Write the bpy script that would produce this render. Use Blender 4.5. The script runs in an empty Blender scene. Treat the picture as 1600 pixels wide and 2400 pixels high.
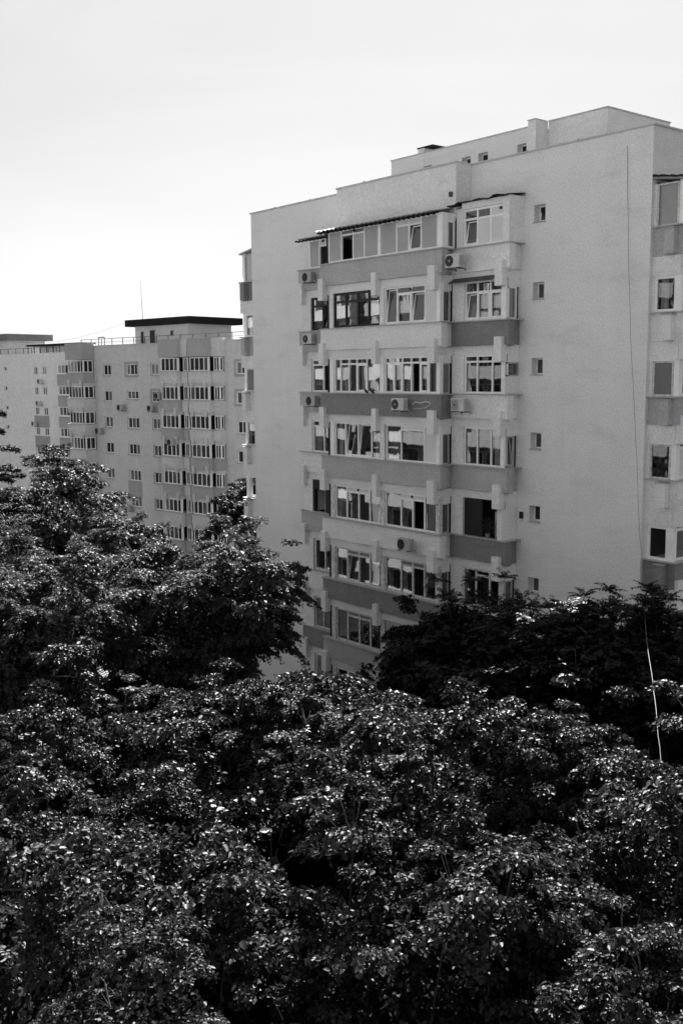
import bpy, math, random
import numpy as np
from mathutils import Vector, Matrix

# ------------------------------------------------------------------ camera, sky, sun, exposure
S = bpy.context.scene
COL = S.collection
G = 21.0                                   # eye height above the ground, metres
R = math.radians


def camera():
    yaw, pitch, roll = R(140.79), R(7.577), R(-0.428)
    f = Vector((math.cos(yaw) * math.cos(pitch), math.sin(yaw) * math.cos(pitch), -math.sin(pitch)))
    r = Vector((math.sin(yaw), -math.cos(yaw), 0))
    u = r.cross(f)
    r2 = math.cos(roll) * r + math.sin(roll) * u
    u2 = -math.sin(roll) * r + math.cos(roll) * u
    cd = bpy.data.cameras.new('camera')
    cd.sensor_fit = 'VERTICAL'; cd.sensor_height = 36; cd.sensor_width = 24; cd.lens = 36
    cd.clip_start = 0.1; cd.clip_end = 4000
    co = bpy.data.objects.new('camera', cd)
    m = Matrix((r2, u2, -f)).transposed().to_4x4()
    m.translation = Vector((20.483, -30, G))
    co.matrix_world = m
    COL.objects.link(co)
    S.camera = co


camera()
SUN_EL, SUN_AZ = R(47), (-0.72, 0.694)      # direction towards the sun
wd = bpy.data.worlds.new('World'); S.world = wd; wd.use_nodes = True
nt = wd.node_tree; nt.nodes.clear()
sky = nt.nodes.new('ShaderNodeTexSky'); sky.sky_type = 'NISHITA'; sky.sun_disc = False
sky.sun_elevation = SUN_EL; sky.sun_rotation = math.atan2(SUN_AZ[0], SUN_AZ[1])
sky.air_density = 1.0; sky.dust_density = 1.2; sky.ozone_density = 1.0; sky.altitude = 90
bw = nt.nodes.new('ShaderNodeRGBToBW')
bg = nt.nodes.new('ShaderNodeBackground'); bg.inputs['Strength'].default_value = 0.058
wo = nt.nodes.new('ShaderNodeOutputWorld')
pw = nt.nodes.new('ShaderNodeMath'); pw.operation = 'POWER'; pw.inputs[1].default_value = 0.6      # a milky, evenly bright summer sky
nt.links.new(sky.outputs[0], bw.inputs[0]); nt.links.new(bw.outputs[0], pw.inputs[0]); tcw = nt.nodes.new('ShaderNodeTexCoord'); mpw = nt.nodes.new('ShaderNodeMapping'); mpw.inputs['Scale'].default_value = (1.5, 1.5, 7.0); mpw.inputs['Rotation'].default_value = (0.2, 0.1, 0)
nzw = nt.nodes.new('ShaderNodeTexNoise'); nzw.inputs['Scale'].default_value = 1.6; nzw.inputs['Detail'].default_value = 7; nzw.inputs['Distortion'].default_value = 0.6
mrw = nt.nodes.new('ShaderNodeMapRange'); mrw.inputs['From Min'].default_value = 0.35; mrw.inputs['From Max'].default_value = 0.75; mrw.inputs['To Min'].default_value = 0.98; mrw.inputs['To Max'].default_value = 1.06
muw = nt.nodes.new('ShaderNodeMath'); muw.operation = 'MULTIPLY'      # thin high veils of cloud all round
nt.links.new(tcw.outputs['Generated'], mpw.inputs[0]); nt.links.new(mpw.outputs[0], nzw.inputs['Vector']); nt.links.new(nzw.outputs['Fac'], mrw.inputs['Value'])
nt.links.new(pw.outputs[0], muw.inputs[0]); nt.links.new(mrw.outputs[0], muw.inputs[1]); nt.links.new(muw.outputs[0], bg.inputs[0]); nt.links.new(bg.outputs[0], wo.inputs[0])
sl = bpy.data.lights.new('sun', 'SUN'); sl.energy = 5.0; sl.angle = R(0.53); sl.color = (1, 1, 1)
so = bpy.data.objects.new('sun', sl); COL.objects.link(so)
so.rotation_euler = Vector((-SUN_AZ[0] * math.cos(SUN_EL), -SUN_AZ[1] * math.cos(SUN_EL), -math.sin(SUN_EL))).to_track_quat('-Z', 'Y').to_euler()
so.location = (-40, 40, 90)
S.view_settings.view_transform = 'Standard'; S.view_settings.look = 'None'
S.view_settings.exposure = 2.25; S.view_settings.gamma = 1; S.view_settings.use_curve_mapping = False
S.render.engine = 'CYCLES'
S.cycles.max_bounces = 8; S.cycles.diffuse_bounces = 3; S.cycles.glossy_bounces = 4
S.cycles.transparent_max_bounces = 12; S.cycles.transmission_bounces = 4
S.cycles.caustics_reflective = False; S.cycles.caustics_refractive = False
S.cycles.use_denoising = True; S.cycles.sample_clamp_indirect = 2.0; S.cycles.sample_clamp_direct = 8.0

# ------------------------------------------------------------------ materials (the photograph is black and white: greys only)
MATS = {}


def grey(v):
    return (v, v, v, 1)


def mat(name, base, rough=0.85, spec=0.3, var=0.0, scale=3.0, fine=0.0, fscale=40.0, streak=0.0, bump=0.0, bscale=60.0, metal=0.0, island=0.0, trans=0.0, smudge=0.0):
    m = bpy.data.materials.new(name); m.use_nodes = True
    t = m.node_tree; N = t.nodes; L = t.links
    p = N['Principled BSDF']
    p.inputs['Roughness'].default_value = rough
    p.inputs['Specular IOR Level'].default_value = spec
    p.inputs['Metallic'].default_value = metal
    p.inputs['Base Color'].default_value = grey(base)
    geo = None
    cur = None

    def noise(sc, det=4.0, vec=None):
        n = N.new('ShaderNodeTexNoise'); n.inputs['Scale'].default_value = sc; n.inputs['Detail'].default_value = det
        L.new(vec, n.inputs['Vector'])
        return n

    def mult(cur, src, amount):
        # factor 1-amount .. 1+amount around the mean
        mr = N.new('ShaderNodeMapRange')
        mr.inputs['From Min'].default_value = 0.25; mr.inputs['From Max'].default_value = 0.75
        mr.inputs['To Min'].default_value = 1 - amount; mr.inputs['To Max'].default_value = 1 + amount
        L.new(src, mr.inputs['Value'])
        mu = N.new('ShaderNodeMath'); mu.operation = 'MULTIPLY'
        if cur is None:
            mu.inputs[0].default_value = base
        else:
            L.new(cur, mu.inputs[0])
        L.new(mr.outputs[0], mu.inputs[1])
        return mu.outputs[0]
    if var or fine or streak or bump:
        geo = N.new('ShaderNodeNewGeometry')
    if var:
        cur = mult(cur, noise(scale, 5, geo.outputs['Position']).outputs['Fac'], var)
    if fine:
        cur = mult(cur, noise(fscale, 2, geo.outputs['Position']).outputs['Fac'], fine)
    if streak:
        mp = N.new('ShaderNodeMapping'); mp.inputs['Scale'].default_value = (2.2, 2.2, 0.13)
        L.new(geo.outputs['Position'], mp.inputs[0])
        cur = mult(cur, noise(1.0, 6, mp.outputs[0]).outputs['Fac'], streak)
    if smudge:
        # dirt that settled in broken level bands
        mp = N.new('ShaderNodeMapping'); mp.inputs['Scale'].default_value = (0.45, 0.45, 1.5)
        L.new(geo.outputs['Position'], mp.inputs[0])
        ns = noise(1.0, 8, mp.outputs[0]); ns.inputs['Roughness'].default_value = 0.68
        mr = N.new('ShaderNodeMapRange'); mr.inputs['From Min'].default_value = 0.52; mr.inputs['From Max'].default_value = 0.72
        mr.inputs['To Min'].default_value = 1.0; mr.inputs['To Max'].default_value = 1 - 2.2 * smudge
        L.new(ns.outputs['Fac'], mr.inputs['Value'])
        mu = N.new('ShaderNodeMath'); mu.operation = 'MULTIPLY'
        L.new(cur, mu.inputs[0]); L.new(mr.outputs[0], mu.inputs[1]); cur = mu.outputs[0]
    if island:
        g2 = N.new('ShaderNodeNewGeometry')
        mr = N.new('ShaderNodeMapRange'); mr.inputs['To Min'].default_value = 1 - island; mr.inputs['To Max'].default_value = 1 + island
        L.new(g2.outputs['Random Per Island'], mr.inputs['Value'])
        mu = N.new('ShaderNodeMath'); mu.operation = 'MULTIPLY'
        if cur is None:
            mu.inputs[0].default_value = base
        else:
            L.new(cur, mu.inputs[0])
        L.new(mr.outputs[0], mu.inputs[1]); cur = mu.outputs[0]
    if cur is not None:
        L.new(cur, p.inputs['Base Color'])
    if bump:
        b = N.new('ShaderNodeBump'); b.inputs['Strength'].default_value = bump; b.inputs['Distance'].default_value = 0.02
        L.new(noise(bscale, 3, geo.outputs['Position']).outputs['Fac'], b.inputs['Height'])
        L.new(b.outputs[0], p.inputs['Normal'])
    if trans:
        tr = N.new('ShaderNodeBsdfTranslucent'); tr.inputs[0].default_value = grey(base * 1.2)
        mx = N.new('ShaderNodeMixShader'); mx.inputs[0].default_value = trans
        L.new(p.outputs[0], mx.inputs[1]); L.new(tr.outputs[0], mx.inputs[2])
        L.new(mx.outputs[0], N['Material Output'].inputs['Surface'])
    MATS[name] = m
    return m


def glass(name, tint, f0, warp, wscale=1.6):
    """window glass: a mirror layer whose share follows the angle, over a clear layer"""
    m = bpy.data.materials.new(name); m.use_nodes = True
    t = m.node_tree; N = t.nodes; L = t.links
    N.remove(N['Principled BSDF'])
    tr = N.new('ShaderNodeBsdfTransparent'); tr.inputs[0].default_value = grey(tint)
    gl = N.new('ShaderNodeBsdfGlossy'); gl.inputs['Roughness'].default_value = 0.015; gl.inputs[0].default_value = grey(0.95)
    lw = N.new('ShaderNodeLayerWeight'); lw.inputs[0].default_value = 0.5
    pw = N.new('ShaderNodeMath'); pw.operation = 'POWER'; pw.inputs[1].default_value = 2.6
    L.new(lw.outputs['Facing'], pw.inputs[0])
    mr = N.new('ShaderNodeMapRange'); mr.inputs['To Min'].default_value = f0; mr.inputs['To Max'].default_value = 1.0
    L.new(pw.outputs[0], mr.inputs['Value'])
    geo = N.new('ShaderNodeNewGeometry')
    n = N.new('ShaderNodeTexNoise'); n.inputs['Scale'].default_value = wscale; n.inputs['Detail'].default_value = 1
    L.new(geo.outputs['Position'], n.inputs['Vector'])
    b = N.new('ShaderNodeBump'); b.inputs['Strength'].default_value = warp; b.inputs['Distance'].default_value = 0.02
    L.new(n.outputs['Fac'], b.inputs['Height']); L.new(b.outputs[0], gl.inputs['Normal'])
    mx = N.new('ShaderNodeMixShader')
    L.new(mr.outputs[0], mx.inputs[0]); L.new(tr.outputs[0], mx.inputs[1]); L.new(gl.outputs[0], mx.inputs[2])
    L.new(mx.outputs[0], N['Material Output'].inputs['Surface'])
    MATS[name] = m
    return m


mat('wall', 0.80, 0.95, 0.15, var=0.05, scale=0.5, fine=0.15, fscale=17, streak=0.022, smudge=0.05, bump=0.6, bscale=30)
mat('wall_far', 0.64, 0.95, 0.15, var=0.06, scale=0.4, fine=0.09, fscale=5, streak=0.04, smudge=0.06)
mat('wall_pale', 0.95, 0.95, 0.15, var=0.05, scale=0.3, fine=0.12, fscale=4, streak=0.03, smudge=0.04)
mat('paint_mid', 0.47, 0.92, 0.15, var=0.07, scale=0.8, fine=0.16, fscale=13, streak=0.05, smudge=0.05, bump=0.6, bscale=30)
mat('paint_dark', 0.25, 0.92, 0.15, var=0.08, scale=0.8, fine=0.18, fscale=13, streak=0.06, smudge=0.05, bump=0.6, bscale=30)
mat('paint_far_mid', 0.42, 0.92, 0.15, var=0.06, scale=0.5, fine=0.1, fscale=7, streak=0.06)
mat('frame_white', 0.90, 0.45, 0.4, var=0.07, scale=4)
mat('frame_old', 0.62, 0.7, 0.3, var=0.35, scale=9)
mat('frame_black', 0.012, 0.5, 0.3)
mat('sill_metal', 0.42, 0.5, 0.5, var=0.12, scale=3)
mat('coping', 0.55, 0.45, 0.5, var=0.15, scale=1.5)
mat('interior_shade', 0.04, 0.95, 0.1, var=0.5, scale=0.7)  # near-black: the shade inside the rooms is put into the colour
mat('curtain', 0.66, 0.95, 0.1, var=0.15, scale=3, trans=0.3)
mat('drape_dark', 0.05, 0.95, 0.1, var=0.3, scale=4)
mat('infill_white', 0.70, 0.6, 0.3, var=0.10, scale=1.2)
mat('infill_grey', 0.40, 0.55, 0.4, var=0.12, scale=1.2)
mat('infill_dark', 0.17, 0.5, 0.4, var=0.1, scale=2)
mat('roof_felt', 0.025, 0.9, 0.2, var=0.4, scale=3)
mat('roof_gravel', 0.06, 0.95, 0.1, var=0.3, scale=2)
mat('roof_sheet', 0.26, 0.6, 0.4, var=0.2, scale=3)
mat('white_sheet', 0.30, 0.45, 0.5, var=0.08, scale=3)
mat('ac_body', 0.58, 0.5, 0.4, var=0.10, scale=4)
mat('ac_body_old', 0.42, 0.6, 0.3, var=0.25, scale=3)
mat('ac_side', 0.36, 0.6, 0.3, var=0.15, scale=6)
mat('ac_dark', 0.02, 0.6, 0.3)
mat('metal_dark', 0.06, 0.55, 0.4)
mat('pipe_white', 0.65, 0.6, 0.3)
mat('cable_grey', 0.11, 0.6, 0.3)
mat('fascia_black', 0.010, 0.8, 0.2)
mat('ground', 0.02, 0.98, 0.1, var=0.5, scale=0.25, fine=0.3, fscale=3)
mat('asphalt', 0.055, 0.95, 0.2, var=0.3, scale=0.4, fine=0.2, fscale=12)
mat('kerb_stone', 0.06, 0.95, 0.1, var=0.2, scale=2)
mat('bark', 0.035, 0.95, 0.1, var=0.4, scale=5)
mat('twig', 0.11, 0.8, 0.2, var=0.4, scale=3)
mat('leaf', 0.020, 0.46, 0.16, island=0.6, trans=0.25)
mat('leaf_lit', 0.050, 0.55, 0.25, island=0.6, trans=0.35)  # lightened leaf copy: sunlight on the left crowns is put into the colour
mat('leaf_shade', 0.009, 0.45, 0.16, island=0.5, trans=0.15)  # darkened leaf copy: the shade over these trees is put into the colour
mat('needle', 0.012, 0.6, 0.2, island=0.5)
mat('pigeon_feather', 0.02, 0.6, 0.3, var=0.3, scale=20)
mat('terracotta', 0.22, 0.9, 0.2)
mat('home_wall', 0.24, 0.95, 0.15, var=0.05, scale=0.4)
mat('home_band', 0.42, 0.95, 0.15, var=0.05, scale=0.4)
glass('glass', 0.85, 0.05, 0.05)
glass('glass_bright', 0.8, 0.14, 0.06)
glass('glass_clear', 0.85, 0.10, 0.05)
glass('glass_far', 0.7, 0.05, 0.05, 0.8)


# ------------------------------------------------------------------ mesh helpers
class Fr:
    """a facade: origin, direction along it (a), direction out of it (d); heights are measured from the eye"""

    def __init__(s, ox, oy, t, n):
        s.o = Vector((ox, oy, 0)); s.t = Vector((t[0], t[1], 0)); s.n = Vector((n[0], n[1], 0))
        s.flip = s.t.cross(s.n).z < 0

    def P(s, a, d, z):
        v = s.o + s.t * a + s.n * d
        return (v.x, v.y, z + G)


class MB:
    def __init__(s):
        s.v = []; s.f = []

    def box(s, fr, a0, a1, d0, d1, z0, z1):
        if a0 > a1: a0, a1 = a1, a0
        if d0 > d1: d0, d1 = d1, d0
        i = len(s.v)
        for z in (z0, z1):
            for a, d in ((a0, d0), (a1, d0), (a1, d1), (a0, d1)):
                s.v.append(fr.P(a, d, z))
        fs = [(0, 3, 2, 1), (4, 5, 6, 7), (0, 1, 5, 4), (1, 2, 6, 5), (2, 3, 7, 6), (3, 0, 4, 7)]
        for q in fs:
            q = tuple(i + k for k in q)
            s.f.append(q[::-1] if fr.flip else q)
        return s

    def quad(s, *pts):
        i = len(s.v); s.v += [tuple(p) for p in pts]; s.f.append(tuple(range(i, i + len(pts)))); return s

    def tube(s, pts, rads, n=6, cap=True):
        pts = [Vector(p) for p in pts]
        if not hasattr(rads, '__len__'): rads = [rads] * len(pts)
        base = len(s.v)
        up = Vector((0, 0, 1))
        for k, p in enumerate(pts):
            d = (pts[min(k + 1, len(pts) - 1)] - pts[max(k - 1, 0)]).normalized()
            ref = up if abs(d.z) < 0.9 else Vector((1, 0, 0))
            x = d.cross(ref).normalized(); y = d.cross(x)
            for j in range(n):
                an = 2 * math.pi * j / n
                q = p + (x * math.cos(an) + y * math.sin(an)) * rads[k]
                s.v.append(tuple(q))
        for k in range(len(pts) - 1):
            for j in range(n):
                a = base + k * n + j; b = base + k * n + (j + 1) % n
                s.f.append((a, b, b + n, a + n))
        if cap:
            s.f.append(tuple(base + j for j in range(n))[::-1])
            s.f.append(tuple(base + (len(pts) - 1) * n + j for j in range(n)))
        return s

    def disc(s, c, axis, rad, th, n=20, r0=0.0):
        """a thick disc or ring round axis"""
        c = Vector(c); ax = Vector(axis).normalized()
        ref = Vector((0, 0, 1)) if abs(ax.z) < 0.9 else Vector((1, 0, 0))
        x = ax.cross(ref).normalized(); y = ax.cross(x)
        base = len(s.v)
        rr = [(rad, 0), (rad, th)] + ([(r0, th), (r0, 0)] if r0 else [])
        for (q, h) in rr:
            for j in range(n):
                an = 2 * math.pi * j / n
                s.v.append(tuple(c + ax * h + (x * math.cos(an) + y * math.sin(an)) * q))
        K = len(rr)
        for k in range(K if r0 else K - 1):
            for j in range(n):
                a = base + k * n + j; b = base + k * n + (j + 1) % n
                a2 = base + ((k + 1) % K) * n + j; b2 = base + ((k + 1) % K) * n + (j + 1) % n
                s.f.append((a, b, b2, a2))
        if not r0:
            s.f.append(tuple(base + j for j in range(n))[::-1]); s.f.append(tuple(base + n + j for j in range(n)))
        return s

    def build(s, name, m, parent=None, smooth=False):
        c = np.mean(np.array(s.v), axis=0)
        me = bpy.data.meshes.new(name)
        me.from_pydata([(x - c[0], y - c[1], z - c[2]) for x, y, z in s.v], [], s.f)
        me.materials.append(MATS[m])
        if smooth:
            me.polygons.foreach_set('use_smooth', [True] * len(me.polygons))
        o = bpy.data.objects.new(name, me); COL.objects.link(o)
        o.location = c
        if parent is not None:
            o.parent = parent
            o.location = Vector(c) - WLOC.get(parent.name, Vector((0, 0, 0)))
        WLOC[o.name] = Vector(c)
        return o


WLOC = {}


def empty(name, x, y, z):
    o = bpy.data.objects.new(name, None); COL.objects.link(o)
    o.empty_display_size = 0.5
    o.location = (x, y, z); WLOC[o.name] = Vector((x, y, z))
    return o


def tag(o, label, cat, group=None):
    o['label'] = label; o['category'] = cat
    if group: o['group'] = group
    return o


def structure(o):
    o['kind'] = 'structure'; return o


def copy_tree(o, parent=None):
    c = o.copy(); COL.objects.link(c); c.parent = parent
    for ch in list(o.children):
        copy_tree(ch, c)
    return c


def bx(name, m, parent, fr, *dims):
    return MB().box(fr, *dims).build(name, m, parent)


def wall_holes(fr, a0, a1, z0, z1, d, holes, depth):
    """a wall face with rectangular openings and their reveals"""
    mb = MB()
    As = sorted({a0, a1, *[h[0] for h in holes], *[h[1] for h in holes]})
    Zs = sorted({z0, z1, *[h[2] for h in holes], *[h[3] for h in holes]})
    vi = {}

    def V(a, z):
        if (a, z) not in vi:
            vi[(a, z)] = len(mb.v); mb.v.append(fr.P(a, d, z))
        return vi[(a, z)]

    def face(q):
        mb.f.append(q if not fr.flip else q[::-1])
    for i in range(len(As) - 1):
        for j in range(len(Zs) - 1):
            ca, cz = (As[i] + As[i + 1]) / 2, (Zs[j] + Zs[j + 1]) / 2
            if any(h[0] < ca < h[1] and h[2] < cz < h[3] for h in holes): continue
            face((V(As[i + 1], Zs[j]), V(As[i], Zs[j]), V(As[i], Zs[j + 1]), V(As[i + 1], Zs[j + 1])))
    for h in holes:
        k = len(mb.v)
        for dd in (d, d - depth):
            for a, z in ((h[0], h[2]), (h[1], h[2]), (h[1], h[3]), (h[0], h[3])):
                mb.v.append(fr.P(a, dd, z))
        for j in range(4):
            face((k + j, k + (j + 1) % 4, k + 4 + (j + 1) % 4, k + 4 + j))
        face((k + 5, k + 4, k + 7, k + 6))       # the dark back of the recess
    return mb


# ------------------------------------------------------------------ windows
rnd = random.Random(4)


def pane(parent, fr, a0, a1, d, z0, z1, m='glass', name='pane', th=0.012):
    return bx(name, m, parent, fr, a0, a1, d - th, d, z0, z1)


def curtain(parent, fr, a0, a1, d, z0, z1, m='curtain', waves=None, amp=0.035):
    mb = MB(); n = max(8, int((a1 - a0) / 0.045)); ph = rnd.uniform(0, 6)
    k = waves or rnd.uniform(20, 30)
    for i in range(n + 1):
        a = a0 + (a1 - a0) * i / n
        dd = d + amp * math.sin(k * (a - a0) + ph) + 0.012 * math.sin(57 * a)
        mb.v += [fr.P(a, dd, z0), fr.P(a, dd * 1.0 + 0.01, z1)]
    for i in range(n):
        j = 2 * i
        mb.f.append((j, j + 2, j + 3, j + 1))
    return mb.build('curtain', m, parent, smooth=True)


def tilted_sash(parent, fr, a0, a1, d, z0, z1, fm, gm, fw=0.055, lean=0.16):
    """a sash tipped inwards at the top"""
    def Pt(a, w, z):   # w = outward offset in the sash
        k = (z - z0) / (z1 - z0)
        return fr.P(a, d - lean * k + w, z)

    def slab(name, m, A0, A1, Z0, Z1, w0, w1, mb=None):
        mb = mb or MB(); i = len(mb.v)
        for z in (Z0, Z1):
            for a, w in ((A0, w0), (A1, w0), (A1, w1), (A0, w1)):
                mb.v.append(Pt(a, w, z))
        for q in [(0, 3, 2, 1), (4, 5, 6, 7), (0, 1, 5, 4), (1, 2, 6, 5), (2, 3, 7, 6), (3, 0, 4, 7)]:
            q = tuple(i + k for k in q); mb.f.append(q[::-1] if fr.flip else q)
        return mb
    mb = slab('', '', a0, a0 + fw, z0, z1, 0, 0.05)
    slab('', '', a1 - fw, a1, z0, z1, 0, 0.05, mb)
    slab('', '', a0 + fw, a1 - fw, z0, z0 + fw, 0.001, 0.049, mb)
    slab('', '', a0 + fw, a1 - fw, z1 - fw, z1, 0.001, 0.049, mb)
    mb.build('sash', fm, parent)
    slab('', '', a0 + fw, a1 - fw, z0 + fw, z1 - fw, 0.02, 0.03).build('pane', gm, parent)


def window(bld, fr, d, z0, z1, cols, fm='frame_white', fw=0.06, gm='glass', fd=0.07):
    """cols: (a0, a1, kind, top) - kind of the lower light: g glass, c glass over a curtain, k glass over a dark drape, o standing open,
    t tipped sash, i in-set sash, w white panel, f frosted panel, n dark panel; top: None or (height of the transom, kind)"""
    mb = MB()
    A0, A1 = cols[0][0], cols[-1][1]
    mb.box(fr, A0 - fw / 2, A1 + fw / 2, d - fd, d, z0, z0 + fw)
    mb.box(fr, A0 - fw / 2, A1 + fw / 2, d - fd, d, z1 - fw, z1)
    edges = [A0] + [c[1] for c in cols]
    for e in edges:
        mb.box(fr, e - fw / 2, e + fw / 2, d - fd - 0.002, d + 0.004, z0 + fw, z1 - fw)
    for (a0, a1, kind, top) in cols:
        if top:
            mb.box(fr, a0 + fw / 2, a1 - fw / 2, d - fd, d - 0.002, top[0] - fw / 2, top[0] + fw / 2)
        if kind in 'i':
            zt = (top[0] - fw / 2) if top else z1 - fw
            x0, x1, y0, y1 = a0 + fw / 2, a1 - fw / 2, z0 + fw, zt
            for q in ((x0, x0 + 0.05, y0, y1), (x1 - 0.05, x1, y0, y1), (x0 + 0.05, x1 - 0.05, y0, y0 + 0.05), (x0 + 0.05, x1 - 0.05, y1 - 0.05, y1)):
                mb.box(fr, q[0], q[1], d - 0.05, d + 0.02, q[2], q[3])
    w = mb.build('window', fm, bld)
    for (a0, a1, kind, top) in cols:
        x0, x1 = a0 + fw / 2, a1 - fw / 2
        zt = (top[0] - fw / 2) if top else z1 - fw
        zb = z0 + fw

        def light(k, x0, x1, zb, zt):
            if k == 'g': pane(w, fr, x0, x1, d - 0.03, zb, zt, gm)
            elif k == 'c':
                pane(w, fr, x0, x1, d - 0.03, zb, zt, 'glass_bright' if gm == 'glass' else gm); curtain(w, fr, x0 + 0.02, x1 - 0.02, d - 0.16, zb, zt)
            elif k == 'h':                       # half drawn curtain
                pane(w, fr, x0, x1, d - 0.03, zb, zt, gm); curtain(w, fr, x0 + 0.02, (x0 + x1) / 2, d - 0.16, zb, zt)
            elif k == 'k':
                pane(w, fr, x0, x1, d - 0.03, zb, zt, gm); curtain(w, fr, x0 + 0.02, x1 - 0.02, d - 0.2, zb, zt, 'drape_dark')
            elif k == 't': tilted_sash(w, fr, x0, x1, d - 0.06, zb, zt - 0.01, fm, gm)
            elif k == 'i': pane(w, fr, x0 + 0.05, x1 - 0.05, d - 0.03, zb + 0.05, zt - 0.05, gm); curtain(w, fr, x0 + 0.05, x1 - 0.05, d - 0.2, zb, zt)
            elif k == 'w': pane(w, fr, x0, x1, d - 0.02, zb, zt, 'infill_white', 'infill_panel', 0.03)
            elif k == 'f': pane(w, fr, x0, x1, d - 0.02, zb, zt, 'infill_grey', 'infill_panel', 0.03)
            elif k == 'n': pane(w, fr, x0, x1, d - 0.02, zb, zt, 'infill_dark', 'infill_panel', 0.03)
        light(kind, x0, x1, zb, zt)
        if top:
            light(top[1], x0, x1, top[0] + fw / 2, z1 - fw)
    return w


def vent(bld, fr, a, d, z, r=0.055):
    c = fr.P(a, d, z)
    return MB().disc(c, fr.n, r, 0.03, 14).build('vent', 'ac_dark', bld)


# ------------------------------------------------------------------ the setting underfoot
def sheet(name, m, x0, x1, y0, y1, z, n=1):
    mb = MB()
    mb.quad((x0, y0, z), (x1, y0, z), (x1, y1, z), (x0, y1, z))
    return structure(mb.build(name, m))


sheet('ground', 'ground', -1500, 1500, -1500, 1500, 0.0)
wfr = Fr(0, 0, (1, 0), (0, -1))

# ------------------------------------------------------------------ the near block
FL = 2.785
S0 = 4.80
NB = empty('apartment_building', -11.65, 6, 0)
tag(NB, 'tall pale rendered apartment block with stacked glazed balconies filling the right half', 'building')
FM = Fr(0, 0, (1, 0), (0, -1))              # the facade towards the camera: a = x
FRT = Fr(0, 0, (0, 1), (1, 0))              # the facade on the right: a = y
FLT = Fr(-23.3, 0, (0, 1), (-1, 0))         # the facade on the left: a = y
ROOF = 8.06
DEPTH = 13.0


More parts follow.
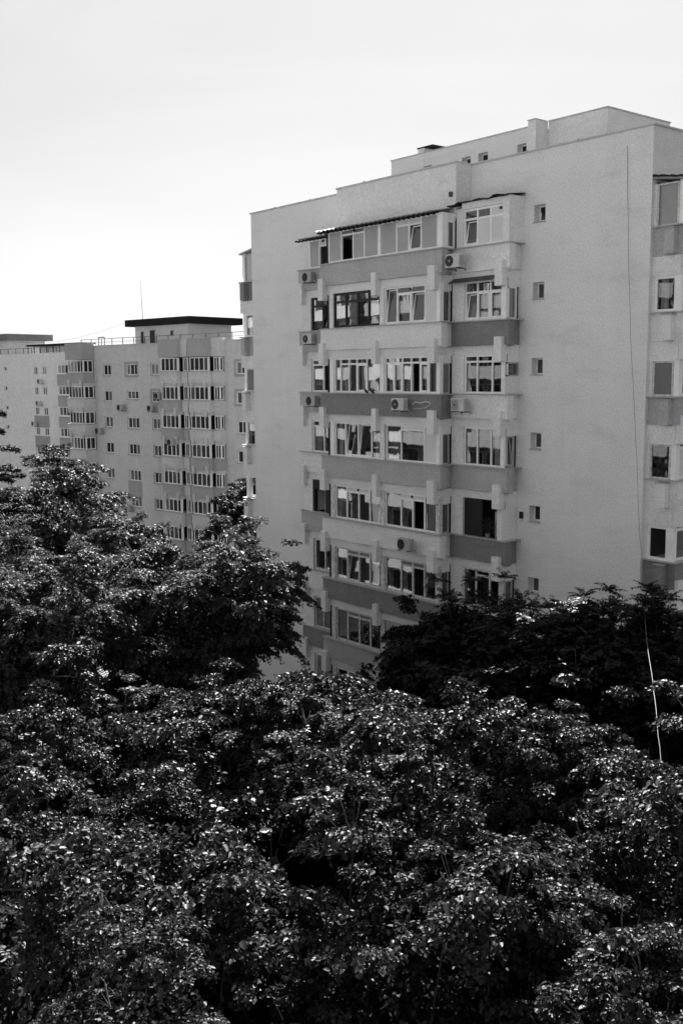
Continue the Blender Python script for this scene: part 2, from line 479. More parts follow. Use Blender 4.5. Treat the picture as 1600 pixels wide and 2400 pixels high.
def near_block_body():
    holes = []
    for k in range(9):
        zt = 6.14 - 2.77 * k
        holes.append((-4.99, -4.46, zt - 0.61, zt))
    holes.append((-7.3, -6.9, 7.42, 7.75)) if False else None
    mb = wall_holes(FM, -23.3, 0, -G, ROOF, 0, holes, 0.34)
    # the other faces of the body
    P = FM.P
    mb.quad(P(0, 0, -G), P(0, -DEPTH, -G), P(0, -DEPTH, ROOF), P(0, 0, ROOF))
    mb.quad(P(-23.3, -DEPTH, -G), P(-23.3, 0, -G), P(-23.3, 0, ROOF), P(-23.3, -DEPTH, ROOF))
    mb.quad(P(0, -DEPTH, -G), P(-23.3, -DEPTH, -G), P(-23.3, -DEPTH, ROOF), P(0, -DEPTH, ROOF))
    mb.build('wall', 'wall', NB)
    rf = MB(); rf.quad(P(-23.3, 0, ROOF - 0.4), P(0, 0, ROOF - 0.4), P(0, -DEPTH, ROOF - 0.4), P(-23.3, -DEPTH, ROOF - 0.4))
    rf.build('roof', 'roof_gravel', NB)
    for k, h in enumerate(holes):
        # small recessed window: frame at the back of the reveal, light to the right
        w = MB()
        d = -0.27
        a0, a1, z0, z1 = h[0] + 0.005, h[1] - 0.005, h[2] + 0.005, h[3] - 0.005
        for q in ((a0, a0 + 0.05, z0, z1), (a1 - 0.05, a1, z0, z1), (a0 + 0.05, a1 - 0.05, z0, z0 + 0.05), (a0 + 0.05, a1 - 0.05, z1 - 0.05, z1)):
            w.box(FM, q[0], q[1], d - 0.05, d, q[2], q[3])
        wo_ = w.build('window', 'frame_white', NB)
        if k == 0:
            tilted_sash(wo_, FM, a0 + 0.05, a1 - 0.05, d - 0.04, z0 + 0.05, z1 - 0.06, 'frame_white', 'glass', 0.035, 0.1)
        elif k != 4:
            pane(wo_, FM, a0 + 0.05, a1 - 0.05, d - 0.02, z0 + 0.05, z1 - 0.05, 'glass_clear')
        pane(wo_, FM, a0 + 0.01, a1 - 0.01, d - 0.055, z0, z1, 'interior_shade', 'room_shade', 0.012)  # flat dark sheet stands in for the unlit room
        bx('sill', 'sill_metal', wo_, FM, h[0] - 0.03, h[1] + 0.03, -0.02, 0.05, h[2] - 0.035, h[2] + 0.002)
    # copings of the parapet
    for nm, dims in (('c1', (-23.36, -15.44, -0.32, 0.07)), ('c2', (-8.11, 0.07, -0.32, 0.07))):
        bx('coping', 'coping', NB, FM, dims[0], dims[1], dims[2], dims[3], ROOF + 0.002, ROOF + 0.055)
    bx('coping', 'coping', NB, FRT, 0.33, DEPTH, -0.3, 0.07, ROOF + 0.002, ROOF + 0.055)
    bx('coping', 'coping', NB, FLT, 0.33, DEPTH, -0.3, 0.06, ROOF + 0.002, ROOF + 0.055)
    # the part of the front that steps forward above the wide balconies
    bx('upper_wall', 'wall', NB, FM, -15.4, -8.15, 0.004, 0.85, 6.0, ROOF)
    bx('coping', 'coping', NB, FM, -15.43, -8.12, -0.3, 0.91, ROOF + 0.003, ROOF + 0.058)
    bx('coping_joint', 'sill_metal', NB, FM, -13.55, -13.45, 0.5, 0.93, ROOF + 0.059, ROOF + 0.085)
    for a in (-3.05, -5.35, -21.2, -18.4):
        bx('coping_joint', 'sill_metal', NB, FM, a, a + 0.08, -0.2, 0.085, ROOF + 0.02, ROOF + 0.075)
    # lift house and stair head on the roof
    T = 10.73
    ph = bx('roof_house', 'wall', NB, FM, -19.45, -10.05, -11.0, -6.345, ROOF - 0.5, T)
    rh = [(-17.07, -16.53, 9.52, 10.11), (-14.51, -13.95, 9.52, 10.10), (-13.48, -12.87, 9.52, 10.12), (-11.12, -10.58, 9.52, 10.11)]
    wall_holes(FM, -19.45, -10.05, ROOF - 0.5, T, -6.0, rh, 0.34).build('front_wall', 'wall', ph)
    bx('end_wall', 'wall', ph, FM, -19.45, -19.3, -6.344, -6.003, ROOF - 0.5, T)
    bx('coping', 'coping', ph, FM, -19.49, -10.5, -11.03, -5.95, T + 0.002, T + 0.05)
    for h in rh:
        w = MB()
        for q in ((h[0], h[0] + 0.05, h[2], h[3]), (h[1] - 0.05, h[1], h[2], h[3]), (h[0] + 0.05, h[1] - 0.05, h[2], h[2] + 0.05), (h[0] + 0.05, h[1] - 0.05, h[3] - 0.05, h[3])):
            w.box(FM, q[0], q[1], -6.33, -6.28, q[2] + 0.003, q[3] - 0.003)
        wv = w.build('roof_house_window', 'frame_white', NB)
        pane(wv, FM, h[0] + 0.05, h[1] - 0.05, -6.31, h[2] + 0.05, h[3] - 0.05, 'frame_black')
    ph2 = bx('roof_house', 'wall', NB, FM, -10.04, -6.9, -11.3, -6.8, ROOF - 0.5, 11.0)
    bx('coping', 'coping', ph2, FM, -10.03, -6.85, -11.33, -6.75, 11.002, 11.05)
    pr = bx('pier', 'wall', NB, FM, -10.49, -10.042, -6.79, -5.97, ROOF - 0.5, 11.0)
    bx('pier_cap', 'coping', pr, FM, -10.52, -10.035, -6.74, -5.93, 11.002, 11.045)
    pr = bx('pier', 'wall', NB, FM, -17.48, -17.08, -8.5, -5.98, ROOF - 0.5, T + 0.26)
    bx('pier_cap', 'roof_felt', pr, FM, -17.52, -16.4, -8.6, -5.93, T + 0.262, T + 0.31)
    bx('corner_block', 'wall', NB, FM, -0.75, 0.0 - 0.02, -9.2, -8.3, ROOF - 0.5, ROOF + 0.62)


near_block_body()


def bay_floor(fr, k, A0, A1, dB, dF, panel, tabs, right=False, left=False, side_panel=None, inner=0.0, sill_m='sill_metal'):
    """one storey of a balcony bay: parapet, beam, tabs, end face(s). dB = depth of what it stands against on its end side"""
    s = S0 - FL * k
    bal = bx('parapet', panel, NB, fr, A0, A1, dF - 0.14, dF, s - 0.9, s)
    lo = A0 + (0.2 if left else 0.01); hi = A1 - (0.2 if right else 0.01)
    bx('beam', 'wall', NB, fr, lo, hi, inner + 0.01, dF - 0.13, s - 1.25, s - 0.903)
    bx('sill', sill_m, bal, fr, A0 - 0.04, A1 + 0.04, dF - 0.22, dF + 0.07, s + 0.001, s + 0.045)
    for (t0, t1) in tabs:
        bx('tab', 'wall', NB, fr, t0, t1, dF - 0.135, dF + 0.17, s - 1.53, s - 0.6)
    for flag, e, sg in ((right, A1, -1), (left, A0, 1)):
        if flag:
            b = e + sg * 0.2
            sp = side_panel or panel
            end = bx('parapet_end', sp, NB, fr, b + sg * 0.14, b, dB + 0.005, dF - 0.142, s - 0.94, s)
            bx('key', sp, NB, fr, b - sg * 0.002, e, dF - 0.34, dF - 0.142, s - 0.95, s - 0.005)
            bx('beam_end', 'wall', NB, fr, b + sg * 0.15, b - sg * 0.004, dB + 0.006, dF - 0.2, s - 1.55, s - 0.942)
            bx('sill', sill_m, end, fr, b + sg * 0.1, e - sg * 0.03, dB + 0.0, dF - 0.14, s + 0.001, s + 0.04)
    return s


def near_block_balconies():
    A_T = [(-15.66, -15.33), (-12.1, -11.82), (-8.77, -8.38)]
    pA = ['paint_mid', 'wall', 'paint_dark', 'paint_mid', 'wall', 'paint_dark', 'paint_mid', 'wall', 'paint_mid']
    pS = ['wall', 'paint_dark', 'wall', 'paint_mid', 'paint_dark', 'wall', 'paint_mid', 'wall', 'wall']
    pL = ['paint_mid', 'paint_mid', 'paint_mid', 'wall', 'paint_mid', 'wall', 'paint_dark', 'wall', 'wall']
    SV = Fr(0, 0, (0, -1), (1, 0))           # an end face looking right: a = outward depth of the front bay, d = x
    for k in range(9):
        s = S0 - FL * k
        zt = s + 1.53
        bay_floor(FM, k, -15.7, -8.15, 0.85, 1.6, pA[k], A_T, right=True)
        bay_floor(FM, k, -8.345, -5.4, 0.0, 0.85, pS[k], [(-5.97, -5.6)], right=True)
        bay_floor(FM, k, -18.26, -15.71, 0.0, 0.85, pL[k], [(-18.13, -17.81)], left=True)
        # walls behind the glazing with room shade put into their colour, piers beside it
        bx('balcony_back_wall', 'interior_shade', NB, FM, -18.0, -5.7, 0.004, 0.02, s - 0.9, s + 1.5)
        bx('balcony_division', 'interior_shade', NB, FM, -15.6, -15.5, 0.02, 1.3, s - 0.9, s + 1.5)
        bx('balcony_division', 'interior_shade', NB, FM, -8.6, -8.5, 0.02, 0.84, s - 0.9, s + 1.5)
        if k > 0:
            bx('pier', 'wall', NB, FM, -8.36, -7.72, 0.0, 0.80, s + 0.046, s + 1.532)
            bx('pier', 'wall', NB, FM, -18.06, -17.44, 0.0, 0.80, s + 0.046, s + 1.532)
            post = 'frame_white' if k < 4 else 'frame_old'
            bx('corner_post', post, NB, FM, -8.53, -8.34, 1.30, 1.49, s + 0.046, s + 1.25 + (0.28 if k else 0))
            bx('post', post if k > 1 else 'wall', NB, FM, -15.2, -14.93, 1.30, 1.50, s + 0.046, s + 1.532)
            bx('post', post if k not in (1, 3) else 'wall', NB, FM, -11.86, -11.60, 1.30, 1.50, s + 0.046, s + 1.532)
        # end faces: a window in the end of the wide bay
        if k > 0:
            window(NB, SV, -8.375, s + 0.045, s + 1.235, [(0.93, 1.29, 'k' if k != 2 else 'n', None)], 'sill_metal' if k > 1 else 'frame_old', 0.05, 'glass')
        # end of the narrow bay
        if k in (1,):
            window(NB, SV, -5.6, s + 0.045, s + 1.235, [(0.22, 0.66, 'c', None)], 'frame_white', 0.06)
        elif k == 2:
            bx('end_wall', 'wall', NB, SV, 0.01, 0.80, -5.74, -5.585, s + 0.041, s + 0.70)
            window(NB, SV, -5.6, s + 0.70, s + 1.235, [(0.06, 0.74, 'k', None)], 'sill_metal', 0.06)
        elif k == 4 or k == 0:
            bx('end_wall', 'wall', NB, SV, 0.01, 0.83, -5.74, -5.585, s + 0.041, s + (1.235 if k else 1.68))
        else:
            window(NB, SV, -5.6, s + 0.045, s + 1.235, [(0.24, 0.66, 't' if k == 3 else 'k', None)], 'sill_metal', 0.06)
        if k in (1, 2, 3, 5, 6, 7, 8):
            bx('corner_post', 'frame_white' if k < 4 else 'frame_old', NB, FM, -5.78, -5.60, 0.60, 0.79, s + 0.046, s + 1.25)
    dA, dS = 1.43, 0.73
    s = [S0 - FL * k for k in range(10)]
    z = lambda k: (s[k] + 0.046, s[k] + 1.532)
    # ---- top storey
    z0, z1 = s[0] + 0.046, s[0] + 1.36
    window(NB, FM, 1.56, z0, z1, [(-15.1, -14.25, 'f', None), (-14.25, -13.47, 'o', (5.93, 'n')), (-13.47, -12.74, 'f', (5.93, 'n')), (-12.74, -11.85, 'f', None)], 'frame_white', 0.07)
    bx('post', 'frame_white', NB, FM, -11.88, -11.72, 1.4, 1.575, z0, z1)
    window(NB, FM, 1.56, z0, z1, [(-11.74, -10.75, 'f', None), (-10.75, -10.03, 'f', (5.9, 'w')), (-10.03, -9.33, 't', (5.9, 'w')), (-9.33, -8.42, 'f', None)], 'frame_white', 0.07)
    bx('corner_post', 'frame_white', NB, FM, -8.42, -8.15, 1.30, 1.575, z0, z1)
    window(NB, SV, -8.17, z0, z1 - 0.28, [(0.92, 1.28, 'h', None)], 'frame_white', 0.07)
    bx('end_wall', 'wall', NB, SV, 0.86, 1.30, -8.3, -8.165, z1 - 0.28, z1)
    window(NB, FM, 0.79, z0, z1 - 0.05, [(-17.46, -16.76, 'f', None), (-16.76, -16.2, 'o', (5.80, 'w')), (-16.2, -15.75, 'f', None)], 'frame_white', 0.07)
    bx('side_vent', 'infill_dark', NB, FM, -17.95, -17.75, 0.0, 0.05, 5.35, 5.95)
    vent(NB, FM, -16.47, 0.80, 6.0); vent(NB, FM, -13.4, 1.57, 6.05)
    window(NB, FM, 0.80, z0, 6.24, [(-7.72, -7.05, 't', (5.86, 'k')), (-7.05, -6.38, 'w', (5.86, 'k')), (-6.38, -5.74, 'w', (5.86, 'w'))], 'frame_white', 0.08)
    bx('head_wall', 'wall', NB, FM, -7.85, -5.6, 0.0, 0.83, 6.25, 6.5)
    bx('pier', 'wall', NB, FM, -8.14, -7.78, 0.0, 0.82, z0, 6.3)
    bx('pier', 'wall', NB, FM, -5.74, -5.44, 0.0, 0.845, z0, 6.52)
    vent(NB, FM, -5.88, 0.805, 6.1)
    # ---- second
    z0, z1 = z(1)
    tb = 3.16
    window(NB, FM, dA, z0, z1, [(-14.92, -14.12, 'c', (tb, 'c')), (-14.12, -13.34, 'c', (tb, 'c')), (-13.34, -12.62, 'g', (tb, 'c')), (-12.62, -11.9, 'c', (tb, 'h'))], 'frame_black', 0.10)
    window(NB, FM, dS - 0.01, z0, z1, [(-17.40, -16.62, 'c', (tb, 'g')), (-16.62, -15.75, 't', (tb, 'n'))], 'frame_black', 0.10)
    window(NB, FM, dA, z0, z1, [(-11.58, -10.86, 't', None), (-10.86, -10.02, 'i', (3.28, 'n')), (-10.02, -9.24, 't', (3.28, 'n')), (-9.24, -8.54, 'w', None)])
    vent(NB, FM, -10.05, dA + 0.01, 3.4)
    window(NB, FM, dS, z0, z1, [(-7.70, -7.08, 't', (3.13, 'k')), (-7.08, -6.42, 'i', (3.13, 'k')), (-6.42, -5.78, 'i', (3.13, 'k'))], 'frame_white', 0.075)
    # ---- third
    z0, z1 = z(2)
    tb = 0.50
    window(NB, FM, dS - 0.01, z0, z1, [(-17.40, -16.62, 'c', (tb, 'h')), (-16.62, -15.75, 'o', (tb, 'g'))], 'frame_white', 0.075)
    window(NB, FM, dA, z0, z1, [(-14.90, -14.5, 'c', None), (-14.5, -13.95, 'h', (tb, 'c')), (-13.95, -13.42, 'k', (tb, 'k')), (-13.42, -12.76, 'i', (tb, 'h')), (-12.76, -11.88, 'c', None)], 'frame_white', 0.075)
    window(NB, FM, dA, z0, z1, [(-11.58, -11.07, 'c', (tb, 'h')), (-11.07, -10.55, 'i', (tb, 'c')), (-10.55, -10.02, 'c', (tb, 'c')), (-10.02, -9.5, 'o', (tb, 'c')), (-9.5, -9.0, 'i', (tb, 'c')), (-9.0, -8.54, 'c', (tb, 'h'))], 'frame_white', 0.075)
    window(NB, FM, dS, z0, z1, [(-7.68, -7.06, 'k', (tb, 'k')), (-7.06, -6.28, 'k', (tb, 'h')), (-6.28, -5.78, 'g', (tb, 'k'))], 'frame_white', 0.075)
    # ---- fourth
    z0, z1 = z(3)
    window(NB, FM, dS - 0.01, z0, z1, [(-17.40, -16.62, 'h', (-2.3, 'g')), (-16.62, -15.75, 'k', None)], 'frame_white', 0.075)
    window(NB, FM, dA, z0, z1, [(-14.90, -14.22, 'h', None), (-14.22, -13.36, 't', None), (-13.36, -12.47, 't', None), (-12.47, -11.84, 'h', None)], 'frame_white', 0.065)
    window(NB, FM, dA, z0, z1, [(-11.50, -10.62, 'c', None), (-10.62, -9.26, 'k', (-2.22, 'w')), (-9.26, -8.54, 'w', None)], 'frame_white', 0.065)
    window(NB, FM, dS, z0, z1, [(-7.68, -7.02, 'k', None), (-7.02, -6.30, 'k', None), (-6.30, -5.78, 'h', None)], 'frame_white', 0.065)
    # ---- fifth: glazed front, open loggia on both sides
    z0, z1 = z(4)
    tb = s[4] + 1.28
    window(NB, FM, dA, z0, z1, [(-14.90, -14.14, 'c', None), (-14.14, -13.34, 'k', (tb, 'w')), (-13.34, -12.6, 'g', (tb, 'w')), (-12.6, -11.88, 'k', None)], 'frame_white', 0.075)
    window(NB, FM, dA, z0, z1, [(-11.56, -10.62, 'k', None), (-10.62, -9.92, 'k', (tb, 'w')), (-9.92, -9.22, 'o', (tb, 'w')), (-9.22, -8.54, 'c', None)], 'frame_white', 0.075)
    vent(NB, FM, -13.36, dA + 0.005, tb + 0.13); vent(NB, FM, -9.95, dA + 0.005, tb + 0.13)
    bx('loggia_board', 'infill_white', NB, FM, -6.6, -6.2, 0.1, 0.14, s[4] - 0.1, s[4] + 1.0)
    bx('loggia_door', 'frame_black', NB, FM, -7.66, -6.72, 0.021, 0.1, s[4] - 0.9, s[4] + 1.3)
    bx('loggia_screen', 'frame_black', NB, FM, -7.70, -6.75, 0.66, 0.70, s[4] + 0.05, s[4] + 1.5)
    bx('loggia_wall', 'wall', NB, FM, -6.1, -5.75, 0.021, 0.35, s[4] - 0.9, s[4] + 1.5)
    bx('pier', 'wall', NB, FM, -5.86, -5.6, 0.36, 0.84, s[4] + 0.05, s[4] + 1.2)
    bx('loggia_curtain_board', 'infill_white', NB, FM, -17.1, -16.5, 0.3, 0.33, s[4] - 0.3, s[4] + 1.1)
    bx('loggia_blind', 'infill_white', NB, FM, -15.98, -15.72, 0.6, 0.63, s[4] + 0.1, s[4] + 1.0)
    bx('loggia_frame', 'frame_black', NB, FM, -17.44, -17.3, 0.6, 0.78, s[4] + 0.05, s[4] + 1.5)
    bx('loggia_frame', 'frame_black', NB, FM, -16.5, -16.2, 0.6, 0.78, s[4] + 0.05, s[4] + 1.5)
    bx('loggia_frame', 'frame_black', NB, FM, -17.3, -16.5, 0.6, 0.78, s[4] + 1.1, s[4] + 1.5)
    bx('wall_lamp', 'ac_dark', NB, FM, -5.40 + 0.02, -5.27, 0.0, 0.12, s[4] + 0.86, s[4] + 1.12)
    # ---- sixth and below
    for k in (5, 6, 7, 8):
        z0, z1 = z(k)
        tb = s[k] + 1.28
        fo = 'frame_white' if k > 6 else 'frame_old'
        if k == 5:
            window(NB, FM, dS - 0.01, z0, z1, [(-17.36, -16.62, 'k', None), (-16.62, -15.75, 'k', (tb, 'k'))], fo, 0.085)
        else:
            window(NB, FM, dS - 0.01, z0, z1, [(-17.36, -16.78, 'k', None), (-16.78, -16.25, 'k', (tb, 'k')), (-16.25, -15.75, 'k', None)], fo, 0.075)
        window(NB, FM, dA, z0, z1, [(-14.90, -14.14, 'k', None), (-14.14, -13.34, 't' if k == 5 else 'k', (tb, 'n')), (-13.34, -12.6, 'k', (tb, 'n')), (-12.6, -11.88, 'h' if k == 5 else 'k', None)], fo, 0.085)
        if k == 6:
            bx('infill_panel', 'paint_mid', NB, FM, -11.58, -8.55, 1.3, 1.44, z0, z1)
        else:
            window(NB, FM, dA, z0, z1, [(-11.56, -10.62, 'g', None), (-10.62, -9.92, 'k', (tb, 'n')), (-9.92, -9.22, 'o', (tb, 'n')), (-9.22, -8.54, 'g', None)], fo, 0.075)
        window(NB, FM, dS, z0, z1, [(-7.68, -7.02, 'k', None), (-7.02, -6.30, 'k', (tb, 'k')), (-6.30, -5.78, 'g', None)], fo, 0.075)
    # ---- canopies over the top storey
    def canopy(a0, a1, d0, d1, zf, zb, pitch, m, th=0.02, amp=0.022, name='canopy'):
        mb = MB(); n = int((a1 - a0) / pitch * 4)
        for i in range(n + 1):
            a = a0 + (a1 - a0) * i / n
            w = amp * math.cos(2 * math.pi * i / 4)
            for (d, zz) in ((d1, zf + w), (d0, zb + w), (d0, zb + w - th), (d1, zf + w - th)):
                mb.v.append(FM.P(a, d, zz))
        for i in range(n):
            j = 4 * i
            for q in range(4):
                q2 = (q + 1) % 4
                mb.f.append((j + q, j + q2, j + 4 + q2, j + 4 + q))
        return mb.build(name, m, NB)
    c = canopy(-15.5, -8.3, 0.86, 2.0, 6.19, 6.40, 0.28, 'roof_sheet')
    for i in range(26):
        a = -15.4 + i * 0.278
        bx('canopy_rib', 'roof_felt', c, FM, a, a + 0.09, 1.75, 1.985, 6.075, 6.145)
    bx('canopy_beam', 'roof_felt', c, FM, -15.35, -8.35, 1.58, 1.66, 6.155, 6.21)
    c = canopy(-17.8, -15.8, 0.0, 1.25, 6.16, 6.36, 0.28, 'roof_sheet')
    for i in range(8):
        a = -18.0 + i * 0.278
        bx('canopy_rib', 'roof_felt', c, FM, a, a + 0.09, 1.0, 1.235, 6.05, 6.115)
    mb = MB(); rr = random.Random(2)
    n = 16
    for i in range(n + 1):
        a = -8.3 + (2.9) * i / n
        zf = 6.53 + rr.uniform(-0.03, 0.03) + (0.06 if 11 < i < 14 else 0); zb = 6.66
        dd = 0.95 + rr.uniform(-0.03, 0.05)
        if i < 2: zf -= 0.12; dd += 0.2
        for (d, zz) in ((dd, zf), (0.0, zb), (0.0, zb - 0.04), (dd, zf - 0.045)):
            mb.v.append(FM.P(a, d, zz))
    for i in range(n):
        j = 4 * i
        for q in range(4):
            q2 = (q + 1) % 4
            mb.f.append((j + q, j + q2, j + 4 + q2, j + 4 + q))
    mb.build('roofing_felt', 'roof_felt', NB)
    # small awning over a window, second storey of the narrow bay
    aw = MB(); P = FM.P
    sA = s[1] + 1.56
    aw.quad(P(-8.2, 1.2, sA - 0.06), P(-6.0, 1.15, sA - 0.06), P(-6.0, 0.86, sA + 0.12), P(-8.2, 0.86, sA + 0.12))
    aw.quad(P(-8.2, 1.2, sA - 0.09), P(-8.2, 0.86, sA + 0.07), P(-6.0, 0.86, sA + 0.07), P(-6.0, 1.15, sA - 0.09))
    aw.quad(P(-8.2, 1.2, sA - 0.06), P(-8.2, 1.2, sA - 0.09), P(-6.0, 1.15, sA - 0.09), P(-6.0, 1.15, sA - 0.06))
    aw.build('awning', 'metal_dark', NB)
    # box for a drain pipe under the stepped wall
    bx('drain_box', 'metal_dark', NB, FM, -8.45, -8.33, 0.86, 0.95, 6.82, 7.0)


near_block_balconies()


def near_block_flanks():
    """the balconies round the two corners: only their end faces and first panes show"""
    for (fr, side) in ((FRT, 'r'), (FLT, 'l')):
        pal = ['paint_mid', 'wall', 'paint_mid', 'wall', 'paint_dark', 'wall', 'paint_mid', 'wall', 'wall'] if side == 'r' else ['paint_dark', 'paint_mid', 'wall', 'wall', 'wall', 'wall', 'wall', 'wall', 'wall']
        E0 = 0.16
        for k in range(9):
            s = S0 - FL * k - 0.03
            dF = 1.25
            A1 = 6.5
            EF = Fr(fr.o.x, 0, (fr.n.x, 0), (0, -1))     # end face towards the camera: a = outward, d = -y
            bx('parapet', pal[k] if side == 'r' else 'wall', NB, fr, E0, A1, dF - 0.14, dF, s - 0.9, s)
            bx('parapet_end', pal[k], NB, fr, E0 + 0.001, E0 + 0.15, 0.0, dF - 0.142, s - 0.93, s)
            bx('key', pal[k], NB, fr, E0 - 0.28, E0 - 0.001, dF - 0.66, dF - 0.3, s - 0.90, s - 0.08)
            bx('key_cap', 'sill_metal', NB, fr, E0 - 0.32, E0 - 0.001, dF - 0.68, dF - 0.28, s - 0.078, s - 0.045)
            bx('beam', 'wall', NB, fr, E0 + 0.2, A1, 0.01, dF - 0.06, s - 1.25, s - 0.903)
            bx('beam_end', 'wall', NB, fr, E0 - 0.004, E0 + 0.19, 0.0, dF - 0.17, s - 1.58, s - 0.935)
            bx('tab', 'wall', NB, fr, E0 + 0.02, E0 + 0.36, dF - 0.165, dF + 0.12, s - 1.53, s - 0.58)
            bx('sill', 'sill_metal', NB, fr, E0 - 0.13, A1, 0.0, dF + 0.05, s + 0.001, s + 0.04)
            bx('balcony_back_wall', 'interior_shade', NB, fr, 0.3, A1, 0.004, 0.02, s - 0.9, s + 1.5)
            zt = s + 1.21 if k else s + 1.42
            fm = 'frame_white' if k in (1, 4, 5) else 'frame_old'
            kind = ['c', 'h', 'n', 'k', 'o', 'k', 'k', 'k', 'k'][k]
            window(NB, EF, -0.20, s + 0.041, zt, [(0.15 if k else 0.12, 0.88, kind, None)], fm, 0.09 if k in (1, 4) else 0.06)
            bx('pier', 'wall', NB, fr, E0 + 0.02, E0 + 0.2, 0.001, 0.115 if k else 0.085, s + 0.041, zt)
            bx('corner_post', 'frame_white', NB, fr, E0 + 0.03, E0 + 0.24, 0.93, 1.12, s + 0.041, s + 1.53)
            window(NB, fr, 1.06, s + 0.041, s + 1.53, [(0.46, 1.3, ['w', 'c', 'c', 'w', 'g', 'c', 'k', 'g', 'g'][k], (s + 1.1, 'h')), (1.3, 2.1, 'g', None), (2.1, 3.0, 'c', None)], 'frame_white', 0.09)
        # small canopy over the top storey
        mb = MB()
        P = fr.P
        ps = [(0.02, 0.0, 6.42), (0.02, 1.35 if side == 'r' else 1.2, 6.24), (6.0, 1.35, 6.24), (6.0, 0.0, 6.42)]
        v = [P(*p) for p in ps] + [P(p[0], p[1], p[2] - 0.07) for p in ps]
        i = len(mb.v); mb.v += v
        for q in ((0, 1, 2, 3), (7, 6, 5, 4), (0, 4, 5, 1), (1, 5, 6, 2), (2, 6, 7, 3), (3, 7, 4, 0)):
            mb.f.append(q)
        cp = mb.build('canopy', 'roof_sheet' if side == 'r' else 'sill_metal', NB)
        if side == 'r':
            rr = random.Random(8)
            for j in range(9):
                a = 0.02 + 0.11 * j
                pass
            mb = MB(); n = 24
            for j in range(n + 1):
                dd = 0.0 + 1.3 * j / n
                zz = 6.45 - 0.18 * j / n + rr.uniform(0.0, 0.05)
                for (a, q) in ((0.0, zz), (0.35, zz + 0.02), (0.35, zz - 0.03), (0.0, zz - 0.05)):
                    mb.v.append(P(a, dd, q))
            for j in range(n):
                q0 = 4 * j
                for q in range(4):
                    q2 = (q + 1) % 4
                    mb.f.append((q0 + q, q0 + q2, q0 + 4 + q2, q0 + 4 + q))
            mb.build('roofing_felt', 'roof_felt', NB)


near_block_flanks()


# ------------------------------------------------------------------ air conditioners
def ac_proto(kind=0):
    r = empty('air_conditioner', 0, 0, 0)
    fr = Fr(0, 0, (1, 0), (0, -1))
    me = MB().box(fr, -0.40, 0.40, 0.0, 0.30, -G, -G + 0.56)
    cs = me.build('casing', ('ac_body', 'ac_body_old', 'ac_body')[kind], r)
    MB().box(fr, 0.14, 0.26, 0.3, 0.304, -G + 0.44, -G + 0.465).build('badge', 'ac_side', r)
    bv = cs.modifiers.new('bevel', 'BEVEL'); bv.width = 0.02; bv.segments = 2
    if kind == 2:
        g = MB().box(fr, -0.36, 0.08, 0.301, 0.313, -G + 0.05, -G + 0.51).build('fan_grille', 'ac_side', r)
    else:
        g = MB().disc((-0.14, -0.301, 0.28), (0, -1, 0), 0.225 if kind == 0 else 0.24, 0.012, 24).build('fan_grille', 'ac_dark', r)
    hub = MB().disc((-0.14, -0.313, 0.28), (0, -1, 0), 0.045, 0.012, 12)
    for j in range(8):
        an = j * math.pi / 4
        hub.tube([(-0.14 + 0.05 * math.cos(an), -0.318, 0.28 + 0.05 * math.sin(an)), (-0.14 + 0.22 * math.cos(an), -0.318, 0.28 + 0.22 * math.sin(an))], 0.004, 4)
    hub.build('hub', 'ac_side' if kind == 0 else 'metal_dark', g)
    sd = MB()
    for j in range(9):
        sd.box(fr, 0.40, 0.412, 0.04, 0.26, -G + 0.08 + j * 0.045, -G + 0.10 + j * 0.045)
    sd.build('side_louvre', 'ac_side', r)
    for a in (-0.3, 0.26):
        b = MB().box(fr, a, a + 0.04, -0.25, 0.32, -G - 0.045, -G - 0.004)
        b.box(fr, a, a + 0.04, -0.25, -0.21, -G - 0.12, -G - 0.046)
        b.build('bracket', 'metal_dark', r)
    MB().tube([(0.42, -0.1, 0.1), (0.47, -0.06, 0.05), (0.48, 0.05, -0.08), (0.44, 0.2, -0.1)], 0.015, 6).build('pipe', 'pipe_white', r)
    return r


AC0 = [ac_proto(0), ac_proto(1), ac_proto(2)]
AC_USED = [False, False, False]


def ac(x, y, z, rz, label, sc=1.0, kind=0):
    o = AC0[kind] if not AC_USED[kind] else copy_tree(AC0[kind])
    AC_USED[kind] = True
    o.location = (x, y, z + G); o.rotation_euler = (0, 0, rz); o.scale = (sc, sc, sc)
    tag(o, label, 'air conditioner', 'air conditioners on the facades')


ac(-17.2, -0.97, 4.22, 0, 'air conditioner under the top left corner balcony of the near block', 0.80, 1)
ac(-17.2, -0.98, 1.46, 0, 'air conditioner below the black framed window of the near block', 0.80)
ac(-17.0, -0.98, -1.36, 0, 'air conditioner on the left corner balcony, third storey down', 0.80, 1)
ac(-10.1, -1.87, -1.40, 0, 'air conditioner with white pipes on the wide dark grey parapet', 0.88)
ac(-7.5, -1.10, -1.40, R(-3), 'air conditioner with a square grille on the narrow pale parapet, third storey down', 0.9, 2)
ac(-7.72, -1.22, 4.05, 0, 'air conditioner in the corner between wide and narrow top balconies', 0.92)
ac(-9.75, -1.87, -7.06, 0, 'air conditioner on the pale parapet, fifth storey down, above the trees', 0.88, 1)


